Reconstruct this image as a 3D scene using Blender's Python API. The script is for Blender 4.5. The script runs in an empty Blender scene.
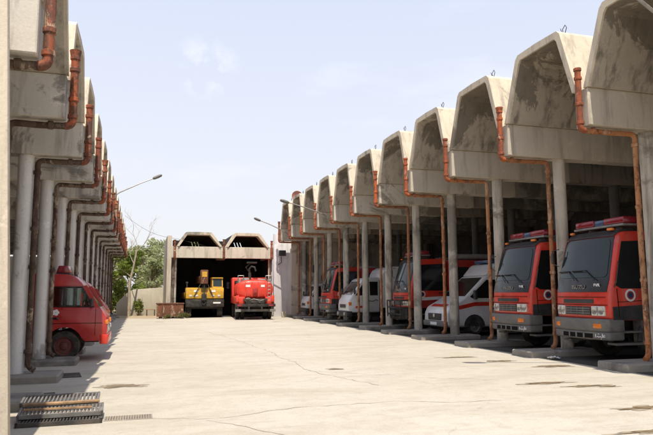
import bpy, bmesh, math, random
from mathutils import Vector, Matrix
R = math.radians
rnd = random.Random(7)
scene = bpy.context.scene
C = scene.collection

# ------------------------------------------------------------------ camera, sky, sun, exposure
TILT, YAW, ROLL, FOC = 0.1202, 0.2883, -0.0039, 622.5
cam_d = bpy.data.cameras.new('camera'); cam = bpy.data.objects.new('camera', cam_d); C.objects.link(cam)
cam_d.sensor_width = 36.0; cam_d.lens = FOC / 653 * 36.0; cam_d.clip_end = 3000; cam_d.clip_start = 0.05
F = Vector((math.sin(YAW) * math.cos(TILT), math.cos(YAW) * math.cos(TILT), math.sin(TILT)))
Rt = Vector((math.cos(YAW), -math.sin(YAW), 0)); Up = Rt.cross(F)
R2 = Rt * math.cos(ROLL) + Up * math.sin(ROLL); U2 = -Rt * math.sin(ROLL) + Up * math.cos(ROLL)
M3 = Matrix((R2, U2, -F)).transposed().to_4x4()
cam.matrix_world = Matrix.Translation((0, 0, 1.65)) @ M3
scene.camera = cam

SUN_EL, SUN_AZ = 62.0, 186.0        # azimuth clockwise from +Y: behind the camera, a little to the left
w = bpy.data.worlds.new('World'); scene.world = w; w.use_nodes = True
nt = w.node_tree; bg = nt.nodes['Background']
sky = nt.nodes.new('ShaderNodeTexSky'); sky.sky_type = 'NISHITA'; sky.sun_disc = False
sky.sun_elevation = R(SUN_EL); sky.sun_rotation = R(SUN_AZ); sky.air_density = 1.0; sky.dust_density = 4.0; sky.ozone_density = 1.2
hz = nt.nodes.new('ShaderNodeMix'); hz.data_type = 'RGBA'; hz.blend_type = 'MIX'
tc = nt.nodes.new('ShaderNodeTexCoord'); mp = nt.nodes.new('ShaderNodeMapping'); mp.inputs['Scale'].default_value = (1.2, 1.2, 4.0)
nz = nt.nodes.new('ShaderNodeTexNoise'); nz.inputs['Scale'].default_value = 2.2; nz.inputs['Detail'].default_value = 6; nz.inputs['Roughness'].default_value = 0.55
cr = nt.nodes.new('ShaderNodeValToRGB'); cr.color_ramp.elements[0].position = 0.56; cr.color_ramp.elements[0].color = (.74, .74, .74, 1)
cr.color_ramp.elements[1].position = 0.72; cr.color_ramp.elements[1].color = (.86, .86, .86, 1)
nt.links.new(tc.outputs['Generated'], mp.inputs['Vector']); nt.links.new(mp.outputs['Vector'], nz.inputs['Vector'])
nt.links.new(nz.outputs['Fac'], cr.inputs['Fac']); # one faint wisp of cloud, fixed in the sky left of centre
cv = (F + R2 * ((207 - 326.5) / FOC) - U2 * ((66 - 217.5) / FOC)).normalized()
dv = nt.nodes.new('ShaderNodeVectorMath'); dv.operation = 'DISTANCE'; nt.links.new(tc.outputs['Generated'], dv.inputs[0]); dv.inputs[1].default_value = cv
n2 = nt.nodes.new('ShaderNodeTexNoise'); n2.inputs['Scale'].default_value = 26; n2.inputs['Detail'].default_value = 7; nt.links.new(tc.outputs['Generated'], n2.inputs['Vector'])
fd = nt.nodes.new('ShaderNodeMapRange'); fd.inputs['From Min'].default_value = .0; fd.inputs['From Max'].default_value = .055; fd.inputs['To Min'].default_value = .55; fd.inputs['To Max'].default_value = 0; nt.links.new(dv.outputs['Value'], fd.inputs['Value'])
ml = nt.nodes.new('ShaderNodeMath'); ml.operation = 'MULTIPLY'; nt.links.new(fd.outputs[0], ml.inputs[0]); nr_ = nt.nodes.new('ShaderNodeMapRange'); nr_.inputs['From Min'].default_value = .47; nr_.inputs['From Max'].default_value = .68; nt.links.new(n2.outputs['Fac'], nr_.inputs['Value']); nt.links.new(nr_.outputs[0], ml.inputs[1])
wp_ = nt.nodes.new('ShaderNodeMix'); wp_.data_type = 'RGBA'; nt.links.new(ml.outputs[0], wp_.inputs['Factor']); wp_.inputs['B'].default_value = (11, 11, 11, 1)
nt.links.new(cr.outputs['Color'], hz.inputs['Factor'])
nt.links.new(sky.outputs['Color'], hz.inputs['A']); sx = nt.nodes.new('ShaderNodeSeparateXYZ'); nt.links.new(tc.outputs['Generated'], sx.inputs[0])
gr = nt.nodes.new('ShaderNodeValToRGB'); nt.links.new(sx.outputs['Z'], gr.inputs['Fac']); gr.color_ramp.elements[0].position = .06; gr.color_ramp.elements[0].color = (.86, .865, .885, 1)
gr.color_ramp.elements[1].position = .62; gr.color_ramp.elements[1].color = (.64, .71, .93, 1)
gs = nt.nodes.new('ShaderNodeVectorMath'); gs.operation = 'SCALE'; gs.inputs['Scale'].default_value = 10.6; nt.links.new(gr.outputs['Color'], gs.inputs[0]); nt.links.new(gs.outputs[0], hz.inputs['B'])
nt.links.new(hz.outputs['Result'], wp_.inputs['A']); nt.links.new(wp_.outputs['Result'], bg.inputs['Color']); bg.inputs['Strength'].default_value = 0.1
sd = bpy.data.lights.new('sun', 'SUN'); sun = bpy.data.objects.new('sun', sd); C.objects.link(sun)
sd.energy = 4.6; sd.angle = R(0.5); sd.color = (1.0, .93, .80)
sv = Vector((math.sin(R(SUN_AZ)) * math.cos(R(SUN_EL)), math.cos(R(SUN_AZ)) * math.cos(R(SUN_EL)), math.sin(R(SUN_EL))))
sun.rotation_euler = (-sv).to_track_quat('-Z', 'Y').to_euler(); sun.location = (0, -20, 30)
vs = scene.view_settings; vs.view_transform = 'Standard'; vs.look = 'None'; vs.gamma = 1; vs.use_curve_mapping = False; vs.exposure = 0.3

# ------------------------------------------------------------------ materials
def mat_base(name, rough=.6, spec=.3, metal=0, coat=0):
    m = bpy.data.materials.new(name); m.use_nodes = True
    b = m.node_tree.nodes['Principled BSDF']
    b.inputs['Roughness'].default_value = rough; b.inputs['Specular IOR Level'].default_value = spec
    b.inputs['Metallic'].default_value = metal; b.inputs['Coat Weight'].default_value = coat
    b.inputs['Coat Roughness'].default_value = .12
    return m, m.node_tree, b
def N(nt, t, **kw):
    n = nt.nodes.new(t)
    for k, v in kw.items(): setattr(n, k, v)
    return n
def pos(nt, scale):
    g = N(nt, 'ShaderNodeNewGeometry'); p = N(nt, 'ShaderNodeMapping'); p.inputs['Scale'].default_value = scale
    nt.links.new(g.outputs['Position'], p.inputs['Vector']); return p.outputs['Vector']
def noise(nt, vec, scale, detail=5, rough=.6, dist=0):
    n = N(nt, 'ShaderNodeTexNoise'); n.inputs['Scale'].default_value = scale; n.inputs['Detail'].default_value = detail
    n.inputs['Roughness'].default_value = rough; n.inputs['Distortion'].default_value = dist
    nt.links.new(vec, n.inputs['Vector']); return n.outputs['Fac']
def ramp(nt, fac, a, b, ca=0., cb=1.):
    r = N(nt, 'ShaderNodeMapRange'); r.inputs['From Min'].default_value = a; r.inputs['From Max'].default_value = b
    r.inputs['To Min'].default_value = ca; r.inputs['To Max'].default_value = cb; nt.links.new(fac, r.inputs['Value']); return r.outputs['Result']
def mix(nt, fac, a, b, mode='MIX'):
    m = N(nt, 'ShaderNodeMix', data_type='RGBA', blend_type=mode)
    if isinstance(fac, (int, float)): m.inputs['Factor'].default_value = fac
    else: nt.links.new(fac, m.inputs['Factor'])
    for s, v in (('A', a), ('B', b)):
        if isinstance(v, tuple): m.inputs[s].default_value = (*v[:3], 1)
        else: nt.links.new(v, m.inputs[s])
    return m.outputs['Result']
def math_(nt, op, a, b):
    m = N(nt, 'ShaderNodeMath', operation=op)
    for i, v in enumerate((a, b)):
        if isinstance(v, (int, float)): m.inputs[i].default_value = v
        else: nt.links.new(v, m.inputs[i])
    return m.outputs[0]
def bump(nt, b, h, strength=.3, dist=.02):
    n = N(nt, 'ShaderNodeBump'); n.inputs['Strength'].default_value = strength; n.inputs['Distance'].default_value = dist
    nt.links.new(h, n.inputs['Height']); nt.links.new(n.outputs['Normal'], b.inputs['Normal'])

def concrete(name, base, dark, stain, stain_lo=.55, stain_hi=.68, streak=.5, rough=.85, zb=None):
    m, nt, b = mat_base(name, rough, .15)
    p1 = pos(nt, (1, 1, 1)); ps = pos(nt, (3.2, 3.2, .32))
    n1 = noise(nt, p1, .9, 8, .65, .3); n2 = noise(nt, ps, 1.3, 8, .65, .3); n3 = noise(nt, p1, 26, 4, .7); n4 = noise(nt, p1, .6, 11, .68, .7)
    if zb:      # water stains gather towards the crown of the vaults
        g = N(nt, 'ShaderNodeNewGeometry'); sz = N(nt, 'ShaderNodeSeparateXYZ'); nt.links.new(g.outputs['Position'], sz.inputs[0])
        n4 = math_(nt, 'ADD', n4, ramp(nt, sz.outputs['Z'], zb - .5, zb + .9, -.10, .10))
    c = mix(nt, ramp(nt, n1, .3, .72), base, dark)
    c = mix(nt, ramp(nt, n2, .5, .66, 0, streak), c, stain)
    c = mix(nt, ramp(nt, n4, stain_lo, stain_lo + (stain_hi - stain_lo) * .5, 0, .7), c, stain)
    n6 = noise(nt, p1, 1.4, 11, .7, .5); c = mix(nt, ramp(nt, n6, .60, .64, 0, .45), c, tuple(min(1, x * 1.28) for x in base))
    c = mix(nt, ramp(nt, n3, .3, .7, .0, .32), c, tuple(x * .55 for x in base))
    n5 = noise(nt, p1, 9, 5, .7)
    c = mix(nt, ramp(nt, n5, .62, .68, 0, .4), c, tuple(x * .5 for x in base))
    nt.links.new(c, b.inputs['Base Color'])
    bump(nt, b, math_(nt, 'ADD', math_(nt, 'MULTIPLY', n3, .4), n1), .4, .025)
    return m

M = {}
M['shell'] = concrete('weathered_shell_concrete', (.64, .56, .44), (.54, .465, .36), (.10, .092, .08), .57, .70, .45)
M['beam'] = concrete('beam_concrete', (.62, .555, .46), (.50, .445, .36), (.16, .135, .10), .57, .66, .45)
M['column'] = concrete('column_plaster', (.64, .59, .51), (.42, .38, .325), (.12, .105, .085), .51, .66, .8)
M['column_pale'] = concrete('whitewashed_column_plaster', (.82, .80, .765), (.70, .675, .635), (.24, .20, .16), .60, .70, .45)
M['beam_pale'] = concrete('whitewashed_beam_concrete', (.66, .615, .54), (.50, .46, .395), (.10, .09, .075), .53, .62, .6)
M['plinth'] = concrete('plinth_concrete', (.36, .33, .285), (.25, .23, .20), (.11, .10, .09), .55, .7, .2)
M['cream_wall'] = concrete('cream_plaster', (.56, .49, .39), (.45, .40, .33), (.30, .24, .17), .6, .75, .8)
M['white_wall'] = concrete('lilac_white_plaster', (.70, .68, .685), (.60, .575, .58), (.34, .30, .28), .6, .75, .5)
M['dark_wall'] = concrete('shade_dark_wall_concrete', (.13, .122, .11), (.09, .085, .078), (.07, .065, .06), .5, .65, .5)  # concrete darkened to paint the shade deep inside the sheds
M['inner'] = concrete('shade_grey_concrete', (.36, .325, .27), (.25, .225, .19), (.08, .072, .06), .5, .62, .6)  # beam concrete toned down, indoor shade put into the colour
M['lining'] = concrete('stained_vault_concrete', (.50, .445, .365), (.40, .35, .285), (.10, .085, .065), .53, .58, .75, zb=6.6)
M['shade_black'] = concrete('shade_black_concrete', (.035, .033, .03), (.025, .024, .022), (.012, .012, .011))  # near-black colour painting the unlit inside of the far shed
M['low_wall'] = concrete('sandy_block_wall', (.50, .45, .36), (.40, .36, .29), (.30, .26, .20), .6, .75, .3)

def pipe_mat(name, c1, c2, c3, lo=.5, pale=.6):
    m, nt, b = mat_base(name, .72, .22)
    p = pos(nt, (1, 1, .6)); n1 = noise(nt, p, 6, 8, .75, .4); n2 = noise(nt, p, 18, 4, .6); n3 = noise(nt, p, 1.1, 3, .5); n4 = noise(nt, pos(nt, (1, 1, .5)), 3.3, 8, .7, .5)
    oi = N(nt, 'ShaderNodeObjectInfo')
    c = mix(nt, ramp(nt, n3, .4, .6), c1, c2); c = mix(nt, ramp(nt, n1, lo, lo + .08), c, c3)
    c = mix(nt, ramp(nt, oi.outputs['Random'], 0, 1, 0, .6), c, c3)
    c = mix(nt, ramp(nt, n4, .57, .62, 0, pale), c, (.50, .40, .29)); c = mix(nt, ramp(nt, n2, .62, .68, 0, .6), c, tuple(x * .35 for x in c3))
    nt.links.new(c, b.inputs['Base Color']); bump(nt, b, math_(nt, 'ADD', n1, n2), .5, .008); return m
M['pipe_left'] = pipe_mat('peeling_red_brown_paint', (.40, .105, .04), (.26, .075, .04), (.11, .055, .04), .47, .75)
M['pipe'] = pipe_mat('orange_red_lead_paint', (.50, .12, .035), (.36, .085, .035), (.17, .065, .04), .49)
M['pipe_low'] = pipe_mat('rusty_orange_pipe_paint', (.48, .17, .06), (.42, .23, .12), (.17, .08, .045), .50)
M['pipe_grey'] = pipe_mat('brown_grey_pipe_paint', (.22, .165, .12), (.13, .085, .06), (.07, .042, .03), .48)

def plain(name, col, rough=.5, spec=.4, metal=0, coat=0, var=.25, scale=6, dirt=None, amt=.0):
    m, nt, b = mat_base(name, rough, spec, metal, coat)
    n = noise(nt, pos(nt, (1, 1, 1)), scale, 5, .6)
    c = mix(nt, ramp(nt, n, .3, .7), tuple(x * (1 - var) for x in col), tuple(min(1, x * (1 + var * .5)) for x in col))
    if dirt:
        n2 = noise(nt, pos(nt, (1, 1, 1.5)), 2.3, 7, .7, .3); c = mix(nt, ramp(nt, n2, .42, .7, 0, amt), c, dirt)
    nt.links.new(c, b.inputs['Base Color'])
    nr = ramp(nt, n, .3, .7, max(0, rough - .08), min(1, rough + .12)); nt.links.new(nr, b.inputs['Roughness'])
    return m
DUST = (.30, .25, .19)
M['red'] = plain('fire_engine_red', (.60, .032, .015), .34, .5, 0, .3, .18, 4, DUST, .2)
M['red_deep'] = plain('deep_red_paint', (.40, .016, .014), .33, .5, 0, .3, .15, 4, DUST, .12)
M['red_dull'] = plain('dull_red_paint', (.34, .018, .014), .38, .45, 0, .2, .2, 4, DUST, .14)
M['red_bright'] = plain('sun_faded_red_paint', (.66, .045, .025), .45, .4, 0, .1, .15, 5, DUST, .12)
M['white'] = plain('white_paint', (.66, .66, .66), .35, .45, 0, .3, .08, 4, DUST, .16)
M['grey_plastic'] = plain('grey_bumper_plastic', (.13, .128, .125), .55, .35, 0, 0, .2, 5, DUST, .4)
M['dark_plastic'] = plain('dark_plastic', (.03, .031, .033), .5, .4, 0, 0, .2, 8, DUST, .12)
M['black'] = plain('black_gloss', (.012, .012, .013), .18, .5, 0, 0, .1)
M['tyre'] = plain('tyre_rubber', (.022, .021, .02), .8, .25, 0, 0, .25, 12, DUST, .25)
M['rim'] = plain('wheel_steel', (.20, .195, .19), .45, .5, .3, 0, .2, 9, DUST, .2)
M['rim_red'] = plain('red_wheel_steel', (.11, .016, .014), .5, .4, 0, 0, .2, 9, DUST, .2)
M['chassis'] = plain('chassis_black', (.02, .019, .018), .7, .3, 0, 0, .3, 6, DUST, .2)
M['glass'] = plain('windscreen_glass', (.022, .034, .035), .07, .38, 0, .0, .15, 2)
M['glass_dark'] = plain('tinted_glass', (.012, .014, .015), .05, .6, 0, 0, .1, 2)
M['lamp'] = plain('headlamp_glass', (.62, .62, .58), .12, .8, .2, 0, .15, 14)
M['amber'] = plain('amber_lens', (.72, .19, .02), .2, .6, 0, 0, .1, 12)
M['red_lens'] = plain('red_lens', (.24, .014, .024), .15, .7, 0, 0, .15, 12)
M['blue_lens'] = plain('blue_grey_lens', (.05, .09, .17), .15, .7, 0, 0, .15, 12)
M['chrome'] = plain('brushed_steel', (.55, .55, .54), .28, .5, .9, 0, .1, 12)
M['white_mark'] = plain('white_marking', (.72, .72, .70), .5, .4, 0, 0, .08, 10)
M['blue_mark'] = plain('dark_blue_marking', (.03, .035, .10), .5, .4)
M['yellow'] = plain('crane_yellow_paint', (.62, .36, .035), .55, .3, 0, 0, .2, 4, (.20, .13, .07), .5)
M['rust'] = pipe_mat('rusty_steel', (.20, .075, .04), (.14, .06, .035), (.09, .045, .03), .5)
M['steel'] = plain('galvanised_steel', (.30, .29, .275), .45, .5, .5, 0, .25, 8, (.16, .09, .05), .4)
M['iron'] = plain('dirty_cast_iron', (.05, .047, .043), .75, .3, .2, 0, .3, 10, DUST, .3)
M['rust_tan'] = plain('tan_surface_rust', (.36, .23, .13), .8, .2, 0, 0, .45, 9)
M['wood'] = plain('old_timber', (.33, .21, .11), .8, .2, 0, 0, .35, 5)
M['cloth'] = plain('grey_hose_canvas', (.27, .265, .25), .85, .2, 0, 0, .25, 5)
M['seat'] = plain('seat_vinyl', (.05, .05, .055), .6, .3)
M['dish'] = plain('faded_red_dish', (.36, .16, .13), .6, .3)
M['hole'] = plain('black_recess', (.012, .011, .010), .9, .1)

m, nt, b = mat_base('clear_window_glass', .03, .5)      # see-through pane
tr = N(nt, 'ShaderNodeBsdfTransparent'); tr.inputs['Color'].default_value = (.80, .85, .84, 1)
gl = N(nt, 'ShaderNodeBsdfGlossy'); gl.inputs['Roughness'].default_value = .03
fr = N(nt, 'ShaderNodeFresnel'); fr.inputs['IOR'].default_value = 1.5
ms = N(nt, 'ShaderNodeMixShader'); nt.links.new(fr.outputs[0], ms.inputs[0]); nt.links.new(tr.outputs[0], ms.inputs[1]); nt.links.new(gl.outputs[0], ms.inputs[2])
nt.links.new(ms.outputs[0], nt.nodes['Material Output'].inputs['Surface']); M['clear'] = m

def ground_mat(name, base, warm, dark, cracks=True):
    m, nt, b = mat_base(name, .88, .18)
    p = pos(nt, (1, 1, 1)); pl = pos(nt, (.35, 1, 1))
    n1 = noise(nt, p, .22, 8, .6, .4); n2 = noise(nt, pl, 1.1, 8, .7, .5); n3 = noise(nt, p, 30, 4, .75); n4 = noise(nt, p, 3.5, 6, .7, .2)
    c = mix(nt, ramp(nt, n1, .32, .68), base, warm)
    c = mix(nt, ramp(nt, n2, .46, .7, 0, .7), c, dark)
    n8 = noise(nt, pos(nt, (.25, 2.5, 1)), 1.6, 9, .7, .3); c = mix(nt, ramp(nt, n8, .56, .68, 0, .22), c, tuple(x * .62 for x in dark))
    c = mix(nt, ramp(nt, n4, .48, .68, 0, .45), c, dark)
    c = mix(nt, ramp(nt, n3, .48, .75, 0, .5), c, tuple(x * .55 for x in base))
    h = n3
    if cracks:
        g = N(nt, 'ShaderNodeNewGeometry')
        nd = N(nt, 'ShaderNodeTexNoise'); nd.inputs['Scale'].default_value = .9; nd.inputs['Detail'].default_value = 5
        nt.links.new(g.outputs['Position'], nd.inputs['Vector'])
        vm = N(nt, 'ShaderNodeVectorMath', operation='MULTIPLY_ADD'); vm.inputs[1].default_value = (.9, .9, 0)
        nt.links.new(nd.outputs['Color'], vm.inputs[0]); nt.links.new(g.outputs['Position'], vm.inputs[2])
        mv = N(nt, 'ShaderNodeMapping'); mv.inputs['Scale'].default_value = (.30, .20, 0); nt.links.new(vm.outputs[0], mv.inputs['Vector'])
        vo = N(nt, 'ShaderNodeTexVoronoi', feature='DISTANCE_TO_EDGE'); vo.inputs['Scale'].default_value = 1.0
        nt.links.new(mv.outputs[0], vo.inputs['Vector'])
        ln = ramp(nt, vo.outputs['Distance'], .0015, .005, 1, 0); mk = ramp(nt, noise(nt, p, .35, 3), .47, .56)
        f = math_(nt, 'MULTIPLY', math_(nt, 'MULTIPLY', ln, mk), .16); c = mix(nt, f, c, tuple(x * .35 for x in dark))
    nt.links.new(c, b.inputs['Base Color']); bump(nt, b, math_(nt, 'ADD', math_(nt, 'MULTIPLY', h, .5), n4), .3, .015)
    return m
M['yard'] = ground_mat('sun_bleached_concrete', (.50, .46, .39), (.455, .41, .34), (.35, .305, .24))
M['sand'] = ground_mat('dry_sandy_soil', (.42, .34, .23), (.36, .28, .185), (.27, .20, .13), False)
M['floor'] = ground_mat('oily_shade_dark_floor', (.10, .092, .08), (.075, .068, .06), (.03, .028, .025), False)  # oily floor, darkened further to carry the indoor shade
M['stain'] = plain('dark_oil_stain', (.20, .145, .085), .5, .35, 0, 0, .5, 7)
M['halo'] = plain('damp_concrete', (.31, .26, .195), .8, .2, 0, 0, .35, 9)
M['crack'] = plain('crack_dirt', (.36, .315, .245), .95, .1, 0, 0, .5, 3)

def leaf_mat(name, c1, c2, c3):
    m, nt, b = mat_base(name, .7, .15)
    g = N(nt, 'ShaderNodeNewGeometry'); n = noise(nt, pos(nt, (1, 1, 1)), .8, 4)
    c = mix(nt, g.outputs['Random Per Island'], c1, c2); c = mix(nt, ramp(nt, n, .45, .65, 0, .8), c, c3)
    nt.links.new(c, b.inputs['Base Color'])
    t = N(nt, 'ShaderNodeBsdfTranslucent'); nt.links.new(c, t.inputs['Color'])
    s = N(nt, 'ShaderNodeMixShader'); s.inputs[0].default_value = .45
    nt.links.new(b.outputs[0], s.inputs[1]); nt.links.new(t.outputs[0], s.inputs[2]); nt.links.new(s.outputs[0], nt.nodes['Material Output'].inputs['Surface'])
    return m
M['leaf_green'] = leaf_mat('broad_green_leaves', (.12, .17, .03), (.26, .29, .05), (.07, .11, .022))
M['leaf_pale'] = leaf_mat('dusty_hazed_leaves', (.30, .33, .16), (.44, .46, .26), (.25, .28, .13))  # dusty leaves, lightened further to paint distance haze
M['leaf_weed'] = leaf_mat('dry_weed_leaves', (.14, .16, .04), (.24, .22, .08), (.09, .11, .03))
M['bark_pale'] = plain('pale_bark', (.40, .33, .25), .85, .15, 0, 0, .3, 5)
M['bark'] = plain('brown_bark', (.16, .12, .085), .85, .15, 0, 0, .3, 5)

# ------------------------------------------------------------------ mesh helpers
class MB:
    def __init__(s): s.bm = bmesh.new()
    def _merge(s, t, mx=None):
        me = bpy.data.meshes.new('tmp'); t.to_mesh(me); t.free()
        if mx is not None: me.transform(mx)
        s.bm.from_mesh(me); bpy.data.meshes.remove(me); return s
    @staticmethod
    def _bev(t, w, seg=2):
        if w > 0: bmesh.ops.bevel(t, geom=list(t.edges), offset=w, segments=seg, profile=.5, affect='EDGES', clamp_overlap=True)
    def box(s, x0, x1, y0, y1, z0, z1, bev=0, seg=2, mx=None):
        t = bmesh.new(); bmesh.ops.create_cube(t, size=1)
        for v in t.verts: v.co = Vector(((x0 + x1) / 2 + v.co.x * abs(x1 - x0), (y0 + y1) / 2 + v.co.y * abs(y1 - y0), (z0 + z1) / 2 + v.co.z * abs(z1 - z0)))
        s._bev(t, bev, seg); return s._merge(t, mx)
    def poly(s, pts, vec, bev=0, seg=2):
        """closed polygon of 3D points extruded along vec"""
        t = bmesh.new(); vec = Vector(vec)
        f = t.faces.new([t.verts.new(p) for p in pts]); r = bmesh.ops.extrude_face_region(t, geom=[f])
        bmesh.ops.translate(t, verts=[v for v in r['geom'] if isinstance(v, bmesh.types.BMVert)], vec=vec)
        bmesh.ops.recalc_face_normals(t, faces=t.faces); s._bev(t, bev, seg); return s._merge(t)
    def prism_y(s, prof, y0, y1, bev=0, seg=2): return s.poly([(x, y0, z) for x, z in prof], (0, y1 - y0, 0), bev, seg)
    def cyl(s, a, b, r, r2=None, n=16, bev=0):
        a = Vector(a); b = Vector(b); t = bmesh.new(); d = b - a
        bmesh.ops.create_cone(t, cap_ends=True, segments=n, radius1=r, radius2=r if r2 is None else r2, depth=d.length)
        if bev: s._bev(t, bev, 1)
        return s._merge(t, Matrix.Translation((a + b) / 2) @ d.to_track_quat('Z', 'Y').to_matrix().to_4x4())
    def tube(s, pts, r, n=10, caps=True):
        t = bmesh.new(); pts = [Vector(p) for p in pts]; rings = []
        rr = r if isinstance(r, (list, tuple)) else [r] * len(pts); ref = None
        for i, p in enumerate(pts):
            d = (pts[min(i + 1, len(pts) - 1)] - pts[max(i - 1, 0)]).normalized()
            if ref is None: ref = Vector((0, 0, 1)) if abs(d.z) < .9 else Vector((1, 0, 0))
            u = d.cross(ref).normalized(); v = u.cross(d).normalized(); ref = v
            rings.append([t.verts.new(p + (u * math.cos(2 * math.pi * k / n) + v * math.sin(2 * math.pi * k / n)) * rr[i]) for k in range(n)])
        for a, b in zip(rings, rings[1:]):
            for k in range(n): t.faces.new((a[k], a[(k + 1) % n], b[(k + 1) % n], b[k]))
        if caps: t.faces.new(rings[0][::-1]); t.faces.new(rings[-1])
        bmesh.ops.recalc_face_normals(t, faces=t.faces); return s._merge(t)
    def lathe(s, prof, c, axis='Y', n=28, caps=True):
        """prof: (radius, offset along axis)"""
        t = bmesh.new(); c = Vector(c); rings = []
        for r, h in prof:
            ring = []
            for k in range(n):
                a = 2 * math.pi * k / n; u, v = r * math.cos(a), r * math.sin(a)
                ring.append(t.verts.new(c + (Vector((u, h, v)) if axis == 'Y' else Vector((h, u, v)) if axis == 'X' else Vector((u, v, h)))))
            rings.append(ring)
        for a, b in zip(rings, rings[1:]):
            for k in range(n): t.faces.new((a[k], a[(k + 1) % n], b[(k + 1) % n], b[k]))
        if caps: t.faces.new(rings[0]); t.faces.new(rings[-1][::-1])
        bmesh.ops.recalc_face_normals(t, faces=t.faces); return s._merge(t)
    def build(s, name, mat, parent=None, label=None, smooth=True, kind=None):
        bm = s.bm
        for f in bm.faces: f.smooth = smooth
        if smooth:
            for e in bm.edges:
                if len(e.link_faces) == 2 and e.calc_face_angle(0) > .6: e.smooth = False
        me = bpy.data.meshes.new(name); bm.to_mesh(me); bm.free(); me.materials.append(mat)
        o = bpy.data.objects.new(name, me); C.objects.link(o)
        if parent: o.parent = parent
        if label: o['label'] = label
        if kind: o['kind'] = kind
        return o
def tag(o, label, cat, group=None, kind=None):
    o['label'] = label; o['category'] = cat
    if group: o['group'] = group
    if kind: o['kind'] = kind
    return o
def thing(name, loc, label, cat, group=None, rz=0):
    o = bpy.data.objects.new(name, None); C.objects.link(o); o.location = loc; o.rotation_euler = (0, 0, R(rz)); o.empty_display_size = .3
    return tag(o, label, cat, group)
def copy_tree(o, parent=None):
    c = o.copy(); C.objects.link(c)
    if parent: c.parent = parent
    for ch in o.children: copy_tree(ch, c)
    return c
def text_part(txt, size, mx, mat, parent, name='lettering', depth=.004, squeeze=1.0):
    cu = bpy.data.curves.new(name, 'FONT'); cu.body = txt; cu.size = size; cu.extrude = depth; cu.align_x = 'CENTER'; cu.align_y = 'CENTER'; cu.offset = size * .02
    t = bpy.data.objects.new(name, cu); C.objects.link(t); bpy.context.view_layer.update()
    me = bpy.data.meshes.new_from_object(t.evaluated_get(bpy.context.evaluated_depsgraph_get())); bpy.data.objects.remove(t)
    me.transform(mx @ Matrix.Diagonal((squeeze, 1, 1, 1))); me.materials.clear(); me.materials.append(mat)
    o = bpy.data.objects.new(name, me); C.objects.link(o); o.parent = parent; return o
def arc_pts(a, corner, b, n=5):
    """rounded corner from a to b about 'corner' (quadratic curve)"""
    a, c, b = Vector(a), Vector(corner), Vector(b)
    return [a * (1 - t) ** 2 + c * 2 * t * (1 - t) + b * t * t for t in [i / n for i in range(n + 1)]]

# ------------------------------------------------------------------ ground
def sheet(name, pts, z, mat, parent=None, kind='structure'):
    bm = bmesh.new(); bm.faces.new([bm.verts.new((x, y, z)) for x, y in pts]); bmesh.ops.recalc_face_normals(bm, faces=bm.faces)
    if bm.faces[:][0].normal.z < 0: bmesh.ops.reverse_faces(bm, faces=bm.faces)
    me = bpy.data.meshes.new(name); bm.to_mesh(me); bm.free(); me.materials.append(mat)
    o = bpy.data.objects.new(name, me); C.objects.link(o)
    if kind: o['kind'] = kind
    return o
sheet('ground', [(-900, -900), (900, -900), (900, 900), (-900, 900)], -.012, M['sand'])
yard_far = [(11.5, 43.4), (8.8, 43.5), (7.2, 44.0), (2.6, 44.1), (.4, 43.2), (-1.0, 44.3), (-3, 47)]
sheet('concrete_yard', [(-6, -30), (11.5, -30)] + yard_far + [(-6, 47)], -.004, M['yard'])
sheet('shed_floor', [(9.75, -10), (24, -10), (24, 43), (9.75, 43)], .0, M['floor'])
sheet('back_shed_floor', [(2.2, 44.35), (8.7, 44.35), (8.7, 50.3), (2.2, 50.3)], .0, M['floor'])

def blob(mb, cx, cy, rx, ry, z, n=30, seed=1):
    r = random.Random(seed); ph = [r.uniform(0, 6.28) for _ in range(5)]; am = [r.uniform(.05, .22) for _ in range(5)]; n = 90
    t = mb.bm; vs_ = []
    for k in range(n):
        a = 2 * math.pi * k / n; q = 1 + sum(am[i] * math.sin((i + 2) * a + ph[i]) for i in range(5)) + .10 * math.sin(17 * a + ph[0]) * math.sin(7 * a + ph[1]) + r.uniform(-.05, .05)
        vs_.append(t.verts.new((cx + rx * q * math.cos(a), cy + ry * q * math.sin(a), z)))
    f = t.faces.new(vs_); f.normal_update()
    if f.normal.z < 0: f.normal_flip()
mb = MB()
STAINS = [(7.1, 10.02, .48, .13), (7.55, 9.5, .38, .10), (7.9, 9.35, .22, .08), (6.87, 7.5, .42, .12), (7.15, 7.2, .25, .07), (5.9, 6.25, .55, .08), (-.31, 12.05, .42, .22),
                                 (4.1, 13.23, .17, .13), (8.34, 13.49, .35, .16), (7.8, 14.6, .5, .12), (8.9, 12.2, .45, .2)]
for i, (x, y, rx, ry) in enumerate(STAINS):
    blob(mb, x, y, rx, ry, .0, 30, i + 3)
mb.build('damp_patches', M['halo'], kind='structure', smooth=False)
mb = MB()
for i, (x, y, rx, ry) in enumerate(STAINS): blob(mb, x + .03, y, rx * .72, ry * .66, .004, 30, i + 40)
mb.build('oil_stains', M['stain'], kind='structure', smooth=False)
mb = MB()
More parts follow.
